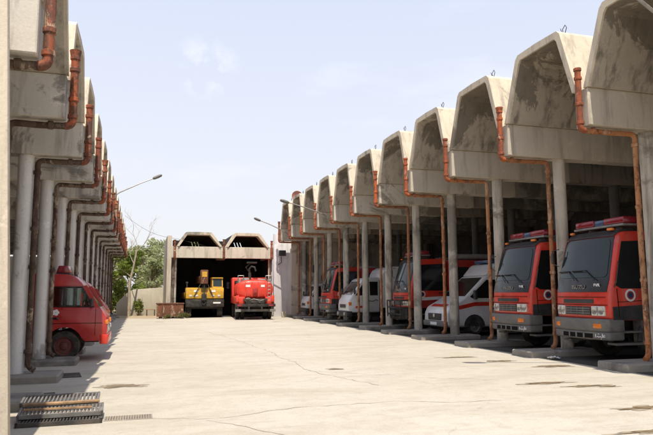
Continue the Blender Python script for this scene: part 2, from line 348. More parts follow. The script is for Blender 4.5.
def crack(pts, wd, seed):
    r = random.Random(seed); t = mb.bm; P = []
    for (a, b_) in zip(pts, pts[1:]):
        n = max(2, int(math.dist(a, b_) / .12))
        for i in range(n): P.append((a[0] + (b_[0] - a[0]) * i / n, a[1] + (b_[1] - a[1]) * i / n))
    ox = oy = 0; prev = None
    for i, (x, y) in enumerate(P):
        ox = ox * .85 + r.uniform(-.05, .05); oy = oy * .85 + r.uniform(-.05, .05); w_ = wd * r.uniform(.25, 1.2)
        j = min(i + 1, len(P) - 1); k = max(0, j - 1); d = Vector((P[j][0] - P[k][0], P[j][1] - P[k][1], 0)).normalized(); nrm = Vector((-d.y, d.x, 0))
        c = Vector((x + ox, y + oy, .0)); cur = (t.verts.new(c + nrm * w_), t.verts.new(c - nrm * w_))
        if prev: t.faces.new((prev[0], prev[1], cur[1], cur[0]))
        prev = cur
    bmesh.ops.recalc_face_normals(t, faces=t.faces)
crack([(2.6, 29), (3.3, 23), (3.5, 17), (3.55, 13.2), (4.1, 10.6)], .008, 1)
crack([(-.1, 8.9), (.9, 8.55), (2.25, 8.97), (3.82, 8.99), (5.5, 8.7)], .008, 2)
crack([(.9, 8.5), (1.5, 7.7), (2.0, 6.5)], .007, 3)
crack([(3.5, 13.2), (5.1, 11.6), (6.6, 10.5)], .007, 4)
crack([(3.6, 23.3), (5.5, 20), (7.5, 18.4)], .009, 5)
mb.build('pavement_cracks', M['crack'], kind='structure', smooth=False)

# ------------------------------------------------------------------ the vaulted vehicle sheds
def shed(name, label, T, loc, s, ys, zb, zt, ztop, depth, colx, mats, inner_cols=(), fascia=False, pr=.067, side=-1, plinths=True, first_arch=True, zpipe=None, pipe_end=.4, hooks=True, back_slits=False, open_back=False):
    """T(lx, ly, lz) -> world. lx runs into the shed from its facade, ly along the row; ys are the valley positions."""
    root = thing(name, loc, label, 'vehicle shed', 'vaulted concrete vehicle sheds')
    L = Vector(loc)
    def P(x, y, z): return Vector(T(x, y, z)) - L
    k_ = s / 3.12; W_ = .42 * k_ ; HH = ztop - zt
    def bx(mb, x0, x1, y0, y1, z0, z1, bev=.015):
        mb.poly([P(x0, y0, z0), P(x1, y0, z0), P(x1, y0, z1), P(x0, y0, z1)], P(0, y1, 0) - P(0, y0, 0), bev, 1)
    for y in ys:      # valley beams on their columns
        mb = MB(); dd = min(depth, colx + 2.6); bx(mb, .03, dd, y, y + W_, zb, zt); mb.build('valley_beam', mats['beam'], root)
        mb = MB(); bx(mb, dd + .003, depth, y + .004, y + W_ - .004, zb + .004, zt); mb.build('inner_beam', M['shade_black' if back_slits else 'inner'], root)  # rear length of the beam, coloured darker for indoor shade
    for i, y in enumerate(ys):
        if i == 0 and not first_arch: continue
        y0 = y if not (i == 0) else y   # far foot at y, near foot at y - s + W_
        a = y + .10; b = y - s + W_ - .10; rin = (.16 if back_slits else .15) * k_
        fs, ns = y - .55 * k_, y - 2.27 * k_
        outer = [P(0, a, zt + .003), P(0, fs + .035, ztop - .10), P(0, fs - .07, ztop - .005), P(0, (fs + ns) / 2, ztop + .02), P(0, ns + .07, ztop - .005), P(0, ns - .035, ztop - .10), P(0, b, zt + .003)]
        inner = [P(0, b + rin, zt + .003), P(0, ns + .085, ztop - rin - .10), P(0, ns + .17, ztop - rin - .01), P(0, fs - .17, ztop - rin - .01), P(0, fs - .085, ztop - rin - .10), P(0, a - rin, zt + .003)]
        d0 = .8 if back_slits else depth
        mb = MB(); mb.poly(outer + inner, P(d0, 0, 0) - P(0, 0, 0))
        mb.build('roof_shell', mats['shell'], root, smooth=False)
        if not back_slits:
            o_ = Vector(P(.06, 0, 0)); m_ = [v + (P(.05, 0, 0) - P(0, 0, 0)) for v in inner]; ctr = sum(m_, Vector()) / len(m_)
            q_ = [v.lerp(Vector((ctr.x if abs(P(0,1,0).x-P(0,0,0).x) > .5 else v.x, ctr.y if abs(P(0,1,0).y-P(0,0,0).y) > .5 else v.y, zt)), .006) for v in m_]
            mb = MB(); mb.poly(m_ + q_[::-1], P(depth - .1, 0, 0) - P(0, 0, 0)); mb.build('vault_lining', M['lining'], root, smooth=False)
        if back_slits:      # behind its front strip the vault is coloured black for indoor shade
            mb = MB(); mb.poly([v + P(d0, 0, 0) - P(0, 0, 0) for v in outer + inner], P(depth - d0, 0, 0) - P(0, 0, 0)); mb.build('shade_black_vault', M['shade_black'], root, smooth=False)
        if fascia:
            mb = MB(); bx(mb, .10, .35, y - s + W_ - .002, y + .002, zb + .004, zt - .004); mb.build('fascia', mats['beam'], root)
        if hooks and i % 1 == 0:
            mb = MB(); h = [P(.25, ns + .12, ztop - .03), P(.25, ns + .15, ztop + .10), P(.25, ns + .05, ztop + .17), P(.25, ns + .0, ztop + .09), P(.25, ns + .07, ztop - .03)]
            mb.tube(h, .009, 6); mb.tube([P(.3, ns + .2, ztop - .03), P(.28, ns + .26, ztop + .17)], .008, 6); mb.build('lifting_hook', M['iron'], root)
    zp = zpipe or zb - .09
    for i, y in enumerate(ys):
        yc = y + W_ * .55
        for cx in () if (back_slits and i == 1) else (colx,) + tuple(inner_cols):
            mb = MB(); c = P(cx, yc, 0); r = .165 if side < 0 else .148
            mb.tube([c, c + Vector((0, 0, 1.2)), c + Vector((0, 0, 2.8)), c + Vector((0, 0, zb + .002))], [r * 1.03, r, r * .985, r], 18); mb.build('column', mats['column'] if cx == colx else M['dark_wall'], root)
        if plinths:
            q = random.Random(int(y * 10)); dj = q.uniform(-.12, .12)
            mb = MB(); bx(mb, .28 + dj, colx + .75, yc - .52, yc + .38, -.05, .15 + dj * .15, .03); mb.build('plinth', M['plinth'], root)
        # drain pipe: facade drop, run under the beam, drop beside the column
        jx = random.Random(i * 7 + int(y)).uniform(-.03, .03); xo = -.075 ; yp = y + W_ * .45 + jx
        top = zt + .42 * k_ + random.Random(i + 3).uniform(-.06, .06)
        ev = .11
        pts = [P(xo, yp, top), P(xo, yp, zt - .2), P(xo, yp, zp + ev)] + [Vector(v) for v in arc_pts(P(xo, yp, zp + ev), P(xo, yp, zp), P(xo + ev, yp, zp))][1:]
        mb = MB(); mb.tube(pts, pr, 12)
        for zz in (top - .02, top - .22, zt - .35, zp + ev + .05): mb.cyl(P(xo, yp, zz - .035), P(xo, yp, zz + .035), pr * 1.28, n=12, bev=.008)
        if i % 3 == 1: mb.cyl(P(xo, yp, top - .02), P(xo, yp, top + .1), pr * 1.15, pr * 1.5, n=12)
        pipe = mb.build('downpipe', mats.get('top', M['pipe']), root)
        if back_slits and i == 1: continue
        xe = colx - pipe_end; ye = yp - .02
        pts = [P(xo + ev, yp, zp), P((xo + xe) / 2, yp, zp - .01)] + [Vector(v) for v in arc_pts(P(xe - ev, yp, zp), P(xe, yp, zp), P(xe, ye, zp - ev))] + [P(xe + jx * .6, ye, zp * .5), P(xe, ye, .42)] + \
              [Vector(v) for v in arc_pts(P(xe, ye, .40), P(xe, ye, .24), P(xe - .13, ye - .03, .20))]
        mb = MB(); mb.tube(pts, pr * .88, 12)
        for zz in (zp - .25, zp * .68, 2.1 + jx * 8, .55): mb.cyl(P(xe + jx * .3, ye, zz - .04), P(xe + jx * .3, ye, zz + .04), pr * 1.16, n=12, bev=.008)
        mb.cyl(P(xo + .28, yp, zp), P(xo + .36, yp, zp), pr * 1.15, n=12, bev=.008)
        mb.build('pipe_run', mats['pipe'], pipe)
    # back wall and end screens, their dark colour standing in for shade
    mb = MB(); y0, y1 = ys[0] - (s if first_arch else 0), ys[-1] + W_
    if not open_back:
        bx(mb, depth - .3, depth - .05, y0, y1, 0, zb + .2)
        mb.build('back_wall', M['shade_black' if back_slits else 'dark_wall'], root)
        for i, y in enumerate(ys):
            if i == 0 and not first_arch: continue
            fs, ns = y - .55 * k_ - .13, y - 2.27 * k_ + .13; z0, z1 = zb + .2, ztop - .16
            mb = MB()
            if back_slits:
                # solid screen except for slanted light slits on one side
                sl = [(fs - .66 + q * .24, fs - .585 + q * .24) for q in range(3)]
                edges = [y - s + W_ - .1] + [e for p in sl for e in p] + [y + .1]; zl = z0 + .72; lean = -.28
                for j, (e0, e1) in enumerate(zip(edges[0::2], edges[1::2])):
                    mb.poly([P(depth - .2, e0, zl), P(depth - .2, e1, zl), P(depth - .2, e1 + (0 if j == 3 else lean), ztop - .1), P(depth - .2, e0 + (0 if j == 0 else lean), ztop - .1)], P(.1, 0, 0) - P(0, 0, 0))
                bx(mb, depth - .25, depth - .08, y - s + W_ - .1, y + .1, zb + .15, zl + .02)
            else:
                mb.poly([P(depth - .2, y - s + W_, z0), P(depth - .2, y, z0), P(depth - .2, fs + .05, z1), P(depth - .2, ns - .05, z1)], P(.1, 0, 0) - P(0, 0, 0))
            mb.build('end_screen', M['shade_black' if back_slits else 'dark_wall'], root)
    return root

XR = 9.19
right_ys = [11.0 + 3.12 * k for k in range(-3, 11)]
right = shed('vehicle_shed', 'long open concrete shed along the right with grey columns, orange downpipes and parked fire trucks',
     lambda x, y, z: (XR + x, y, z), (XR, 11.0, 0), 3.12, right_ys, 5.25, 6.09, 7.75, 12.0, 1.75,
     dict(beam=M['beam'], shell=M['shell'], column=M['column'], pipe=M['pipe_low']), inner_cols=(6.3, 11.4))
mb = MB(); mb.box(.9, 11.9, 31.66, 31.86, -.02, 5.9); mb.build('gable_wall', M['beam'], right)
XL = -1.2
left_ys = [(7.5 if k == 0 else 7.33 + 2.9 * k) for k in range(0, 15)]
left = shed('vehicle_shed', 'concrete shed along the left edge with whitewashed columns and brown drain runs under its beams',
     lambda x, y, z: (XL - x, y, z), (XL, 7.33, 0), 2.9, left_ys, 4.38, 5.08, 6.32, 10.0, 1.06,
     dict(beam=M['beam_pale'], shell=M['shell'], column=M['column_pale'], pipe=M['pipe_grey'], top=M['pipe_left']), first_arch=False, pipe_end=.22, pr=.062, open_back=True, side=1)
mb = MB(); mb.box(-10.1, -9.9, 4.6, 48, 0, 4.5); mb.build('back_wall', M['cream_wall'], left).location = (1.2, -7.33, 0)
mb = MB(); mb.box(-8.7, -1.3, 41.3, 41.5, 0, 4.3); mb.build('side_wall', M['column_pale'], left)
back = shed('vehicle_shed', 'small two-vault concrete shed closing the far end of the yard, dark inside',
     lambda x, y, z: (2.12 + y, 44.0 + x, z), (5.4, 44.0, 0), 3.38, [0.0 - .2, 3.38 - .2, 6.76 - .2], 4.08, 4.88, 5.88, 6.4, .5,
     dict(beam=M['beam'], shell=M['shell'], column=M['column'], pipe=M['pipe_grey'], top=M['pipe_left']), fascia=True, first_arch=False, plinths=False, pr=.075, hooks=False, back_slits=True, zpipe=4.0, pipe_end=.22)
mb = MB(); mb.box(-3.75, -3.45, .06, 6.4, 0, 5.6); mb.build('side_wall', M['cream_wall'], back)
mb = MB(); mb.box(3.45, 3.7, .5, 6.4, 0, 4.4); mb.build('side_wall', M['shade_black'], back)

# end wall close to the camera on the left, a thin slab
mb = MB(); mb.poly([(-9.5, 6.83, -.02), (-1.17, 6.83, -.02), (-1.435, 6.83, 4.98), (-9.5, 6.83, 4.98)], (0, .12, 0), .012, 2)
tag(mb.build('end_wall', M['cream_wall']), 'cream plastered wall edge standing tall at the near left corner', 'wall')
mb = MB(); mb.box(8.98, 10.4, 43.45, 43.75, -.02, 5.85, .03)
tag(mb.build('end_wall', M['white_wall']), 'lilac-white plastered wall between the far shed and the right-hand row', 'wall')
mb = MB(); mb.poly([(-1.75, 50, -.1), (2.4, 50, -.1), (2.4, 50, 2.15), (-.55, 50, 1.95), (-1.0, 50, 1.7), (-1.75, 50, .9)], (0, .35, 0), .05, 2)
tag(mb.build('low_wall', M['low_wall']), 'low sandy boundary wall in the gap left of the far shed', 'wall')

# ------------------------------------------------------------------ vehicles
def wheel(parent, x, y, r, wd, rim='rim', out=1):
    """wheel with its outer face towards out*y"""
    mb = MB(); h = wd / 2
    mb.lathe([(r * .60, -h), (r * .9, -h), (r * .985, -h * .75), (r, -h * .4), (r, h * .4), (r * .985, h * .75), (r * .9, h), (r * .60, h)], (x, y, r), caps=False); w_ = mb.build('wheel', M['tyre'], parent)
    mb = MB(); o = out
    mb.lathe([(r * .62, o * h * .55), (r * .62, o * h * .98), (r * .55, o * h * .9), (r * .47, o * h * .35), (r * .3, o * h * .30), (r * .24, o * h * .8), (r * .12, o * h * .92), (r * .05, o * h * .95)], (x, y, r))
    for k in range(8):
        a = k * math.pi / 4; mb.cyl((x + r * .36 * math.cos(a), y + o * h * .25, r + r * .36 * math.sin(a)), (x + r * .36 * math.cos(a), y + o * h * .5, r + r * .36 * math.sin(a)), r * .035, n=6)
    mb.build('rim', M[rim], w_); return w_
def mirror(parent, base, head, sz=(.05, .2, .34)):
    mb = MB(); b_, h = Vector(base), Vector(head)
    mb.tube([b_, b_.lerp(h, .5) + Vector((.04, 0, .05)), h], .013, 6); mb.box(h.x - sz[0], h.x + sz[0], h.y - sz[1] / 2, h.y + sz[1] / 2, h.z - sz[2] / 2, h.z + sz[2] / 2, .03); return mb.build('mirror', M['dark_plastic'], parent)
def slab(pts, off, th):
    """thin panel lying on a plane: pts pushed 'off' along its normal, th thick"""
    p = [Vector(q) for q in pts]; n = (p[1] - p[0]).cross(p[2] - p[0]).normalized(); mb = MB(); mb.poly([q + n * off for q in p], n * th); return mb
def emblem(parent, x, y, z, r, o=1):
    mb = MB(); mb.cyl((x, y, z), (x, y + o * .006, z), r, n=32); e = mb.build('emblem', M['white_mark'], parent)
    mb = MB(); mb.cyl((x, y + o * .006, z), (x, y + o * .010, z), r * .68, n=28); mb.build('emblem_ring', M['red_dull'], e)
    mb = MB(); mb.cyl((x, y + o * .010, z), (x, y + o * .014, z), r * .46, n=28); mb.build('emblem_centre', M['blue_mark'], e); return e

def bow(t):
    """curve the nose of a cab: everything near the front follows one shallow arc across the width"""
    for o in t.children_recursive:
        if o.type != 'MESH' or o.name.split('.')[0] in ('wheel', 'rim', 'equipment_body', 'side_window', 'chassis', 'emblem', 'emblem_ring', 'emblem_centre', 'lettering', 'light_bar', 'red_lens', 'centre_lens', 'step', 'suction_hose'): continue
        if max(v.co.x for v in o.data.vertices) < -.9: continue
        bm = bmesh.new(); bm.from_mesh(o.data)
        ys = [v.co.y for v in bm.verts]
        if max(ys) - min(ys) > .3:
            for k in range(-7, 8):
                y = k * .15
                if min(ys) < y < max(ys): bmesh.ops.bisect_plane(bm, geom=bm.verts[:] + bm.edges[:] + bm.faces[:], plane_co=(0, y, 0), plane_no=(0, 1, 0))
        for v in bm.verts:
            w_ = max(0, min(1, (v.co.x + 1.3) / .9)); v.co.x -= .13 * (abs(v.co.y) / 1.13) ** 2.2 * w_
        bm.to_mesh(o.data); bm.free()

def fire_truck(label, loc, rz, winch=False, stripe=False, hose=False, L=7.4, group='red fire trucks under the right-hand shed'):
    t = thing('fire_truck', loc, label, 'fire truck', group, rz)
    Wd = 1.13
    prof = [(0, .98), (.03, 1.25), (.01, 1.62), (-.06, 1.93), (-.34, 2.94), (-.48, 3.06), (-1.8, 3.12), (-1.85, .98)]
    mb = MB(); mb.prism_y(prof, -Wd, Wd, .085, 3); cab = mb.build('cab', M['red'], t)
    def fx(z):      # front surface x at height z
        for (x0, z0), (x1, z1) in zip(prof, prof[1:]):
            if z0 <= z <= z1: return x0 + (x1 - x0) * (z - z0) / (z1 - z0)
    def band(z0, z1, y0, y1, off, th, yt=None):
        yt = yt or (y0, y1)
        return slab([(fx(z0), y0, z0), (fx(z0), y1, z0), (fx(z1), yt[1], z1), (fx(z1), yt[0], z1)], off, th)
    mb = band(1.925, 2.935, -1.06, 1.06, -.012, .022, (-.99, .99)); m2 = band(1.64, 1.932, -1.03, 1.03, -.01, .022, (-1.06, 1.06))
    me_ = bpy.data.meshes.new('t'); m2.bm.to_mesh(me_); mb.bm.from_mesh(me_); pb = mb.build('windscreen_surround', M['black'], cab)
    zb_, zt_ = 1.98, 2.90     # windscreen with rounded corners
    def wp(y, z): return (fx(z), y * (1 - .07 * (z - zb_) / (zt_ - zb_)), z)
    rc = []
    for cy, cz, a0 in ((.86, zb_ + .10, -90), (.86, zt_ - .14, 0), (-.86, zt_ - .14, 90), (-.86, zb_ + .10, 180)):
        for q in range(5): a = R(a0 + q * 22.5); rc.append(wp(cy + .13 * math.cos(a), cz + (.10 if cz < 2.3 else .14) * math.sin(a)))
    slab(rc, .011, .012).build('windscreen', M['glass'], cab)
    mb = MB(); mb.prism_y([(-.32, 2.95), (-.37, 3.01), (-.52, 3.115), (-.95, 3.15), (-.95, 3.08), (-.5, 3.03)], -.98, .98, .02, 2); mb.build('sun_visor', M['dark_plastic'], cab)
    rot = Matrix(((0, 0, 1, 0), (1, 0, 0, 0), (0, 1, 0, 0), (0, 0, 0, 1)))
    text_part('ISUZU', .125, Matrix.Translation((.003, .05, 1.76)) @ rot, M['chrome'], pb, squeeze=1.6)
    text_part('FVR', .095, Matrix.Translation((-.052, .72, 1.80)) @ rot, M['white_mark'], pb, squeeze=1.5)
    mb = MB()
    for y0, y1 in ((-.75, -.1), (.0, .68)):
        mb.tube([(.01, y1, 1.93), (-.05, (y0 + y1) / 2, 2.12), (-.085, y0, 2.16)], .014, 6); mb.box(-.10, -.055, y0 - .28, y0 + .3, 2.13, 2.16)
    mb.build('wiper', M['black'], cab)
    mb = MB(); mb.box(.0, .034, -1.0, 1.0, 1.515, 1.525); mb.box(.0, .044, -1.05, 1.05, 1.335, 1.345); mb.build('panel_seam', M['hole'], cab)
    # lower front
    mb = MB(); mb.box(-.02, .042, -.62, .62, 1.375, 1.47, .01); mb.build('air_slot', M['dark_plastic'], cab)
    mb = MB(); mb.box(-.02, .04, -.52, .52, 1.10, 1.30, .01)
    g = mb.build('grille', M['dark_plastic'], t); mb = MB()
    for z in (1.145, 1.2, 1.255): mb.box(.03, .05, -.5, .5, z - .012, z + .012)
    for y in (-.25, 0, .25): mb.box(.032, .047, y - .015, y + .015, 1.11, 1.29)
    mb.build('grille_bar', M['grey_plastic'], g)
    for sgn in (-1, 1):
        mb = MB(); mb.box(-.05, .052, min(sgn * .55, sgn * .98), max(sgn * .55, sgn * .98), 1.085, 1.315, .025, 2); h = mb.build('headlight', M['lamp'], t)
        mb = MB(); mb.box(.045, .058, min(sgn * .755, sgn * .77), max(sgn * .755, sgn * .77), 1.10, 1.30); mb.box(.045, .057, min(sgn * .56, sgn * .975), max(sgn * .56, sgn * .975), 1.195, 1.205); mb.build('lamp_bezel', M['grey_plastic'], h)
    for sgn in (-1, 1):
        for dy in (.66, .87):
            mb = MB(); mb.lathe([(.085, .052), (.085, .062), (.06, .056), (.02, .054), (.001, .054)], (0, sgn * dy, 1.2), 'X', 20); mb.build('reflector', M['chrome'], t)
        mb = MB(); mb.tube([(-.10, sgn * 1.135, 1.75), (-.13, sgn * 1.17, 1.85), (-.22, sgn * 1.17, 2.25), (-.26, sgn * 1.135, 2.35)], .014, 6); mb.build('grab_handle', M['dark_plastic'], cab)
        mb = MB(); mb.box(-.46, -.38, sgn * .8 - .09, sgn * .8 + .09, 3.10, 3.16, .02); mb.build('marker_lamp', M['amber'], cab)
    mb = MB()
    if winch:
        mb.box(-.3, .16, -1.1, 1.1, .50, .98, .05, 3); bum = mb.build('bumper', M['chassis'], t); mb = MB()
        for z in (.72, 1.0, 1.3): mb.tube([(.0, -1.0, z), (.30, -.9, z), (.34, 0, z), (.30, .9, z), (.0, 1.0, z)], .03, 8)
        for y in (-.85, -.3, .3, .85): mb.tube([(.3, y, .6), (.32, y, 1.32)], .028, 8)
        mb.build('bull_bar', M['chassis'], t); mb = MB(); mb.cyl((.2, -.35, .8), (.2, .35, .8), .13, n=16); mb.build('winch_drum', M['iron'], bum)
    else:
        mb.box(-.35, .11, -1.15, 1.15, .72, 1.02, .05, 3); mb.box(-.35, .09, -1.13, 1.13, .53, .735, .05, 3); bum = mb.build('bumper', M['grey_plastic'], t)
        mb = MB(); mb.box(.06, .095, -.62, .62, .57, .68, .01); sl = mb.build('bumper_slot', M['hole'], bum); mb = MB()
        for y in (-.3, 0.0, .3): mb.box(.085, .1, y - .03, y + .03, .57, .68)
        mb.build('slot_bar', M['grey_plastic'], bum)
        for y in (-.85, .80):
            mb = MB(); mb.box(.09, .122, y - .13, y + .13, .80, .91, .02); mb.build('indicator', M['amber'], bum)
        # white fleet number in script on the bumper
        mb = MB(); x = .097
        for pts in ([(.72, .55), (.72, .63)], [(.76, .56), (.79, .58), (.82, .55), (.86, .58), (.9, .55)], [(.93, .55), (.93, .64)], [(.96, .56), (1.0, .57), (1.0, .61), (.96, .6), (.96, .56)], [(.8, .63), (.83, .63)], [(.88, .52), (.9, .52)]):
            mb.tube([(x, a * 1.0, b_ + .045) for a, b_ in pts], .010, 6)
        mb.build('fleet_number', M['white_mark'], bum)
    # sides of the cab
    for o in (1, -1):
        y = o * Wd
        def sp(pts, th, nm, mt, par, off=0.0):
            q = MB(); q.poly([(a, y + o * off, c) for a, c in pts], (0, o * th, 0)); return q.build(nm, M[mt], par)
        sp([(-.14, 1.80), (-.38, 2.82), (-1.70, 2.88), (-1.70, 1.72), (-.3, 1.72)], .006, 'door_window', 'glass_dark', cab)
        sp([(-.04, 1.0), (-.04, 1.30), (-1.83, 1.38), (-1.83, .99)], .008, 'lower_panel', 'red_dull' if stripe else 'dark_plastic', cab)
        if stripe: sp([(-.45, 1.30), (-.45, 1.43), (-1.84, 1.49), (-1.84, 1.36)], .014, 'white_stripe', 'white_mark', cab)
        sp([(-.18, 1.40), (-.18, 1.415), (-1.70, 1.475), (-1.70, 1.46)], .004, 'door_seam', 'black', cab)
        mb = MB(); mb.box(-1.62, -1.45, min(y, y + o * .025), max(y, y + o * .025), 1.60, 1.65, .008); mb.build('door_handle', M['dark_plastic'], cab)
        sp([(-.20, 1.05), (-.17, 1.72), (-.185, 1.72), (-.215, 1.05)], .011, 'door_edge', 'hole', cab); sp([(-1.745, 1.05), (-1.745, 2.9), (-1.76, 2.9), (-1.76, 1.05)], .011, 'door_edge', 'hole', cab)
        emblem(t, -.68, y + o * .001, 1.565, .145, o)
        if o < 0:
            mb = MB(); mb.tube([(-.12, o * 1.1, 2.75), (.0, o * 1.30, 2.72), (.02, o * 1.34, 2.40), (-.08, o * 1.1, 2.3)], .014, 6); mb.box(-.02, .03, o * 1.42, o * 1.26, 2.38, 2.66, .02)
            mb.build('mirror', M['dark_plastic'], cab)
        mb = MB(); mb.box(-1.0, -.25, min(o * .75, o * 1.1), max(o * .75, o * 1.1), .42, .47); mb.box(-1.0, -.25, min(o * .8, o * 1.12), max(o * .8, o * 1.12), .70, .74); mb.box(-1.02, -.98, min(o * .78, o * 1.1), max(o * .78, o * 1.1), .42, 1.0); mb.build('step', M['grey_plastic'], t)
        for x in (-1.5, -5.4): wheel(t, x, o * .95, .50, .30, 'rim', o)
        mb = MB(); q = [(-1.5 + .62 * math.cos(a), .5 + .62 * math.sin(a)) for a in [i * math.pi / 10 for i in range(0, 11)]]
        mb.tube([(a, o * 1.05, c) for a, c in q], .06, 8); mb.build('mudguard', M['dark_plastic'], t)
    # light bar
    mb = MB(); mb.box(-1.15, -.68, -1.02, 1.02, 3.21, 3.27, .02); mb.box(-.98, -.85, -.6, -.5, 3.08, 3.22); mb.box(-.98, -.85, .5, .6, 3.08, 3.22); lb = mb.build('light_bar', M['steel'], t)
    for y in (-.6, .6): mb = MB(); mb.box(-1.12, -.71, y - .40, y + .40, 3.27, 3.44, .04, 3); mb.build('red_lens', M['red_lens'], lb)
    mb = MB(); mb.box(-1.1, -.73, -.19, .19, 3.27, 3.42, .03, 2); mb.build('centre_lens', M['blue_lens'], lb)
    # crew and pump body
    mb = MB(); mb.box(-L, -1.95, -1.16, 1.16, 1.02, 3.05, .05, 2); body = mb.build('equipment_body', M['red_dull'], t)
    for o in (1, -1):
        mb = MB()
        for x0, x1 in ((-2.9, -2.15), (-4.2, -3.1), (-5.5, -4.4), (-6.9, -5.8)):
            mb.box(x0, x1, min(o * 1.15, o * 1.168), max(o * 1.15, o * 1.168), 1.95, 2.75, .0)
        mb.build('side_window', M['glass_dark'], body)
        if stripe:
            mb = MB(); mb.box(-L + .1, -1.97, min(o * 1.15, o * 1.17), max(o * 1.15, o * 1.17), 1.38, 1.55); mb.build('white_stripe', M['white_mark'], body)
    if hose:
        mb = MB()
        for y in (.55, .8): mb.tube([(-2.3, y, 3.2), (-3.5, y, 3.22), (-6.8, y, 3.2)], .12, 12)
        mb.build('suction_hose', M['cloth'], t); mb = MB()
        for y in (-.6, -.15): mb.box(-6.9, -2.1, y - .03, y + .03, 3.12, 3.22)
        for k in range(12): mb.box(-6.8 + k * .4, -6.76 + k * .4, -.6, -.15, 3.14, 3.18)
        mb.build('roof_ladder', M['steel'], t)
    else:
        mb = MB(); mb.box(-6.9, -2.2, -.9, .9, 3.05, 3.18, .02); mb.build('roof_locker', M['steel'], t)
    t.scale = (1, .86, 1)
    bow(t)
    mb = MB(); mb.box(-L + .1, -.3, -.45, .45, .55, 1.0); mb.box(-4.4, -2.3, -1.05, 1.05, .5, 1.01, .03); mb.build('chassis', M['chassis'], t)
    return t
A = fire_truck('nearest red fire truck, nosing out beside the last grey column at the right edge', (10.23, 12.95, 0), 180)
B = copy_tree(A); B.location = (10.34, 16.17, 0); B['label'] = 'red fire truck parked between the nearest truck and the red-striped white ambulance'
D = copy_tree(A); D.location = (10.2, 35.0, 0); D['label'] = 'far red fire truck between the two small white trucks'
fire_truck('long red truck with black bull bar and white side stripe, behind the ambulance', (10.85, 25.5, 0), 180, winch=True, stripe=True, hose=True, L=8.2)

def ambulance(loc, rz):
    t = thing('ambulance', loc, 'white ambulance van with a red side stripe, nose behind a grey column', 'ambulance', None, rz)
    Wd = .98
    prof = [(-.05, .33), (.0, .5), (-.02, .85), (-.14, 1.08), (-.80, 1.44), (-1.72, 2.26), (-2.0, 2.36), (-5.3, 2.40), (-5.3, .33)]
    mb = MB(); mb.prism_y(prof, -Wd, Wd, .09, 3); body = mb.build('body', M['white'], t)
    mb = MB(); mb.prism_y([(-1.74, 2.30), (-2.15, 2.74), (-2.5, 2.82), (-5.2, 2.82), (-5.25, 2.32)], -.93, .93, .08, 3); mb.build('high_roof', M['white'], t)
    n = Vector((.82, 0, .92)).normalized(); a, b_ = Vector((-.86, 0, 1.49)), Vector((-1.66, 0, 2.205))
    slab([a + Vector((0, -.86, 0)), a + Vector((0, .86, 0)), b_ + Vector((0, .80, 0)), b_ + Vector((0, -.80, 0))], .003, .012).build('windscreen', M['glass_dark'], body)
    mb = MB(); mb.box(-.02, .03, -.55, .55, .58, .84, .03); g = mb.build('grille', M['dark_plastic'], t)
    mb = MB(); mb.cyl((.02, 0, .76), (.045, 0, .76), .075, n=20); mb.build('badge', M['chrome'], g)
    mb = MB(); mb.box(-.25, .06, -.96, .96, .34, .56, .05, 2); bm_ = mb.build('bumper', M['grey_plastic'], t)
    mb = MB(); mb.box(.06, .068, -.27, .27, .40, .51); mb.build('number_plate', M['white_mark'], bm_)
    for o in (1, -1):
        y = o * Wd
        def sp(pts, th, nm, mt, par): q = MB(); q.poly([(p, y - o * .004, c) for p, c in pts], (0, o * th, 0)); return q.build(nm, M[mt], par)
        mb = MB(); mb.poly([(-.10, o * .60, .90), (-.10, o * .94, .88), (-.42, o * .96, 1.16), (-.42, o * .72, 1.18)], (.03, 0, .05), .01, 1); mb.build('headlight', M['lamp'], t)
        sp([(-1.02, 1.48), (-1.74, 2.12), (-2.25, 2.14), (-2.25, 1.42), (-1.1, 1.42)], .010, 'door_window', 'glass_dark', body)
        sp([(-.30, 1.0), (-.55, 1.14), (-1.2, 1.27), (-5.25, 1.32), (-5.25, 1.16), (-1.2, 1.12), (-.6, 1.0)], .009, 'red_stripe', 'red', body)
        sp([(-2.28, .5), (-2.28, 2.2), (-2.30, 2.2), (-2.30, .5)], .008, 'door_seam', 'black', body)
        sp([(-2.1, 1.0), (-2.1, 1.05), (-1.92, 1.05), (-1.92, 1.0)], .02, 'door_handle', 'dark_plastic', body)
        q = [(-1.18 + .45 * math.cos(a_), .36 + .45 * math.sin(a_)) for a_ in [i * math.pi / 10 for i in range(11)]]
        sp(q, .007, 'wheel_arch', 'dark_plastic', body)
        for x in (-1.18, -4.3): wheel(t, x, o * (.87), .35, .24, 'rim', o)
        mirror(body, (-1.15, o * .95, 1.5), (-1.15, o * 1.16, 1.55), (.06, .16, .34))
    mb = MB(); mb.box(-.14, -.12, -.92, .92, 1.02, 1.06); mb.bm.clear(); mb.poly([(-.16, -.6, 1.10), (-.16, .6, 1.10), (-.30, .62, 1.18), (-.30, -.62, 1.18)], (.006, 0, .012)); mb.build('bonnet_stripe', M['red'], t)
    mb = MB(); mb.box(-2.45, -2.15, -.6, .6, 2.80, 2.92, .03); mb.build('light_bar', M['blue_lens'], t)
    mb = MB(); mb.box(-5.2, -.4, -.7, .7, .25, .4); mb.build('chassis', M['chassis'], t)
    return t
ambulance((11.05, 22.42, 0), 180)

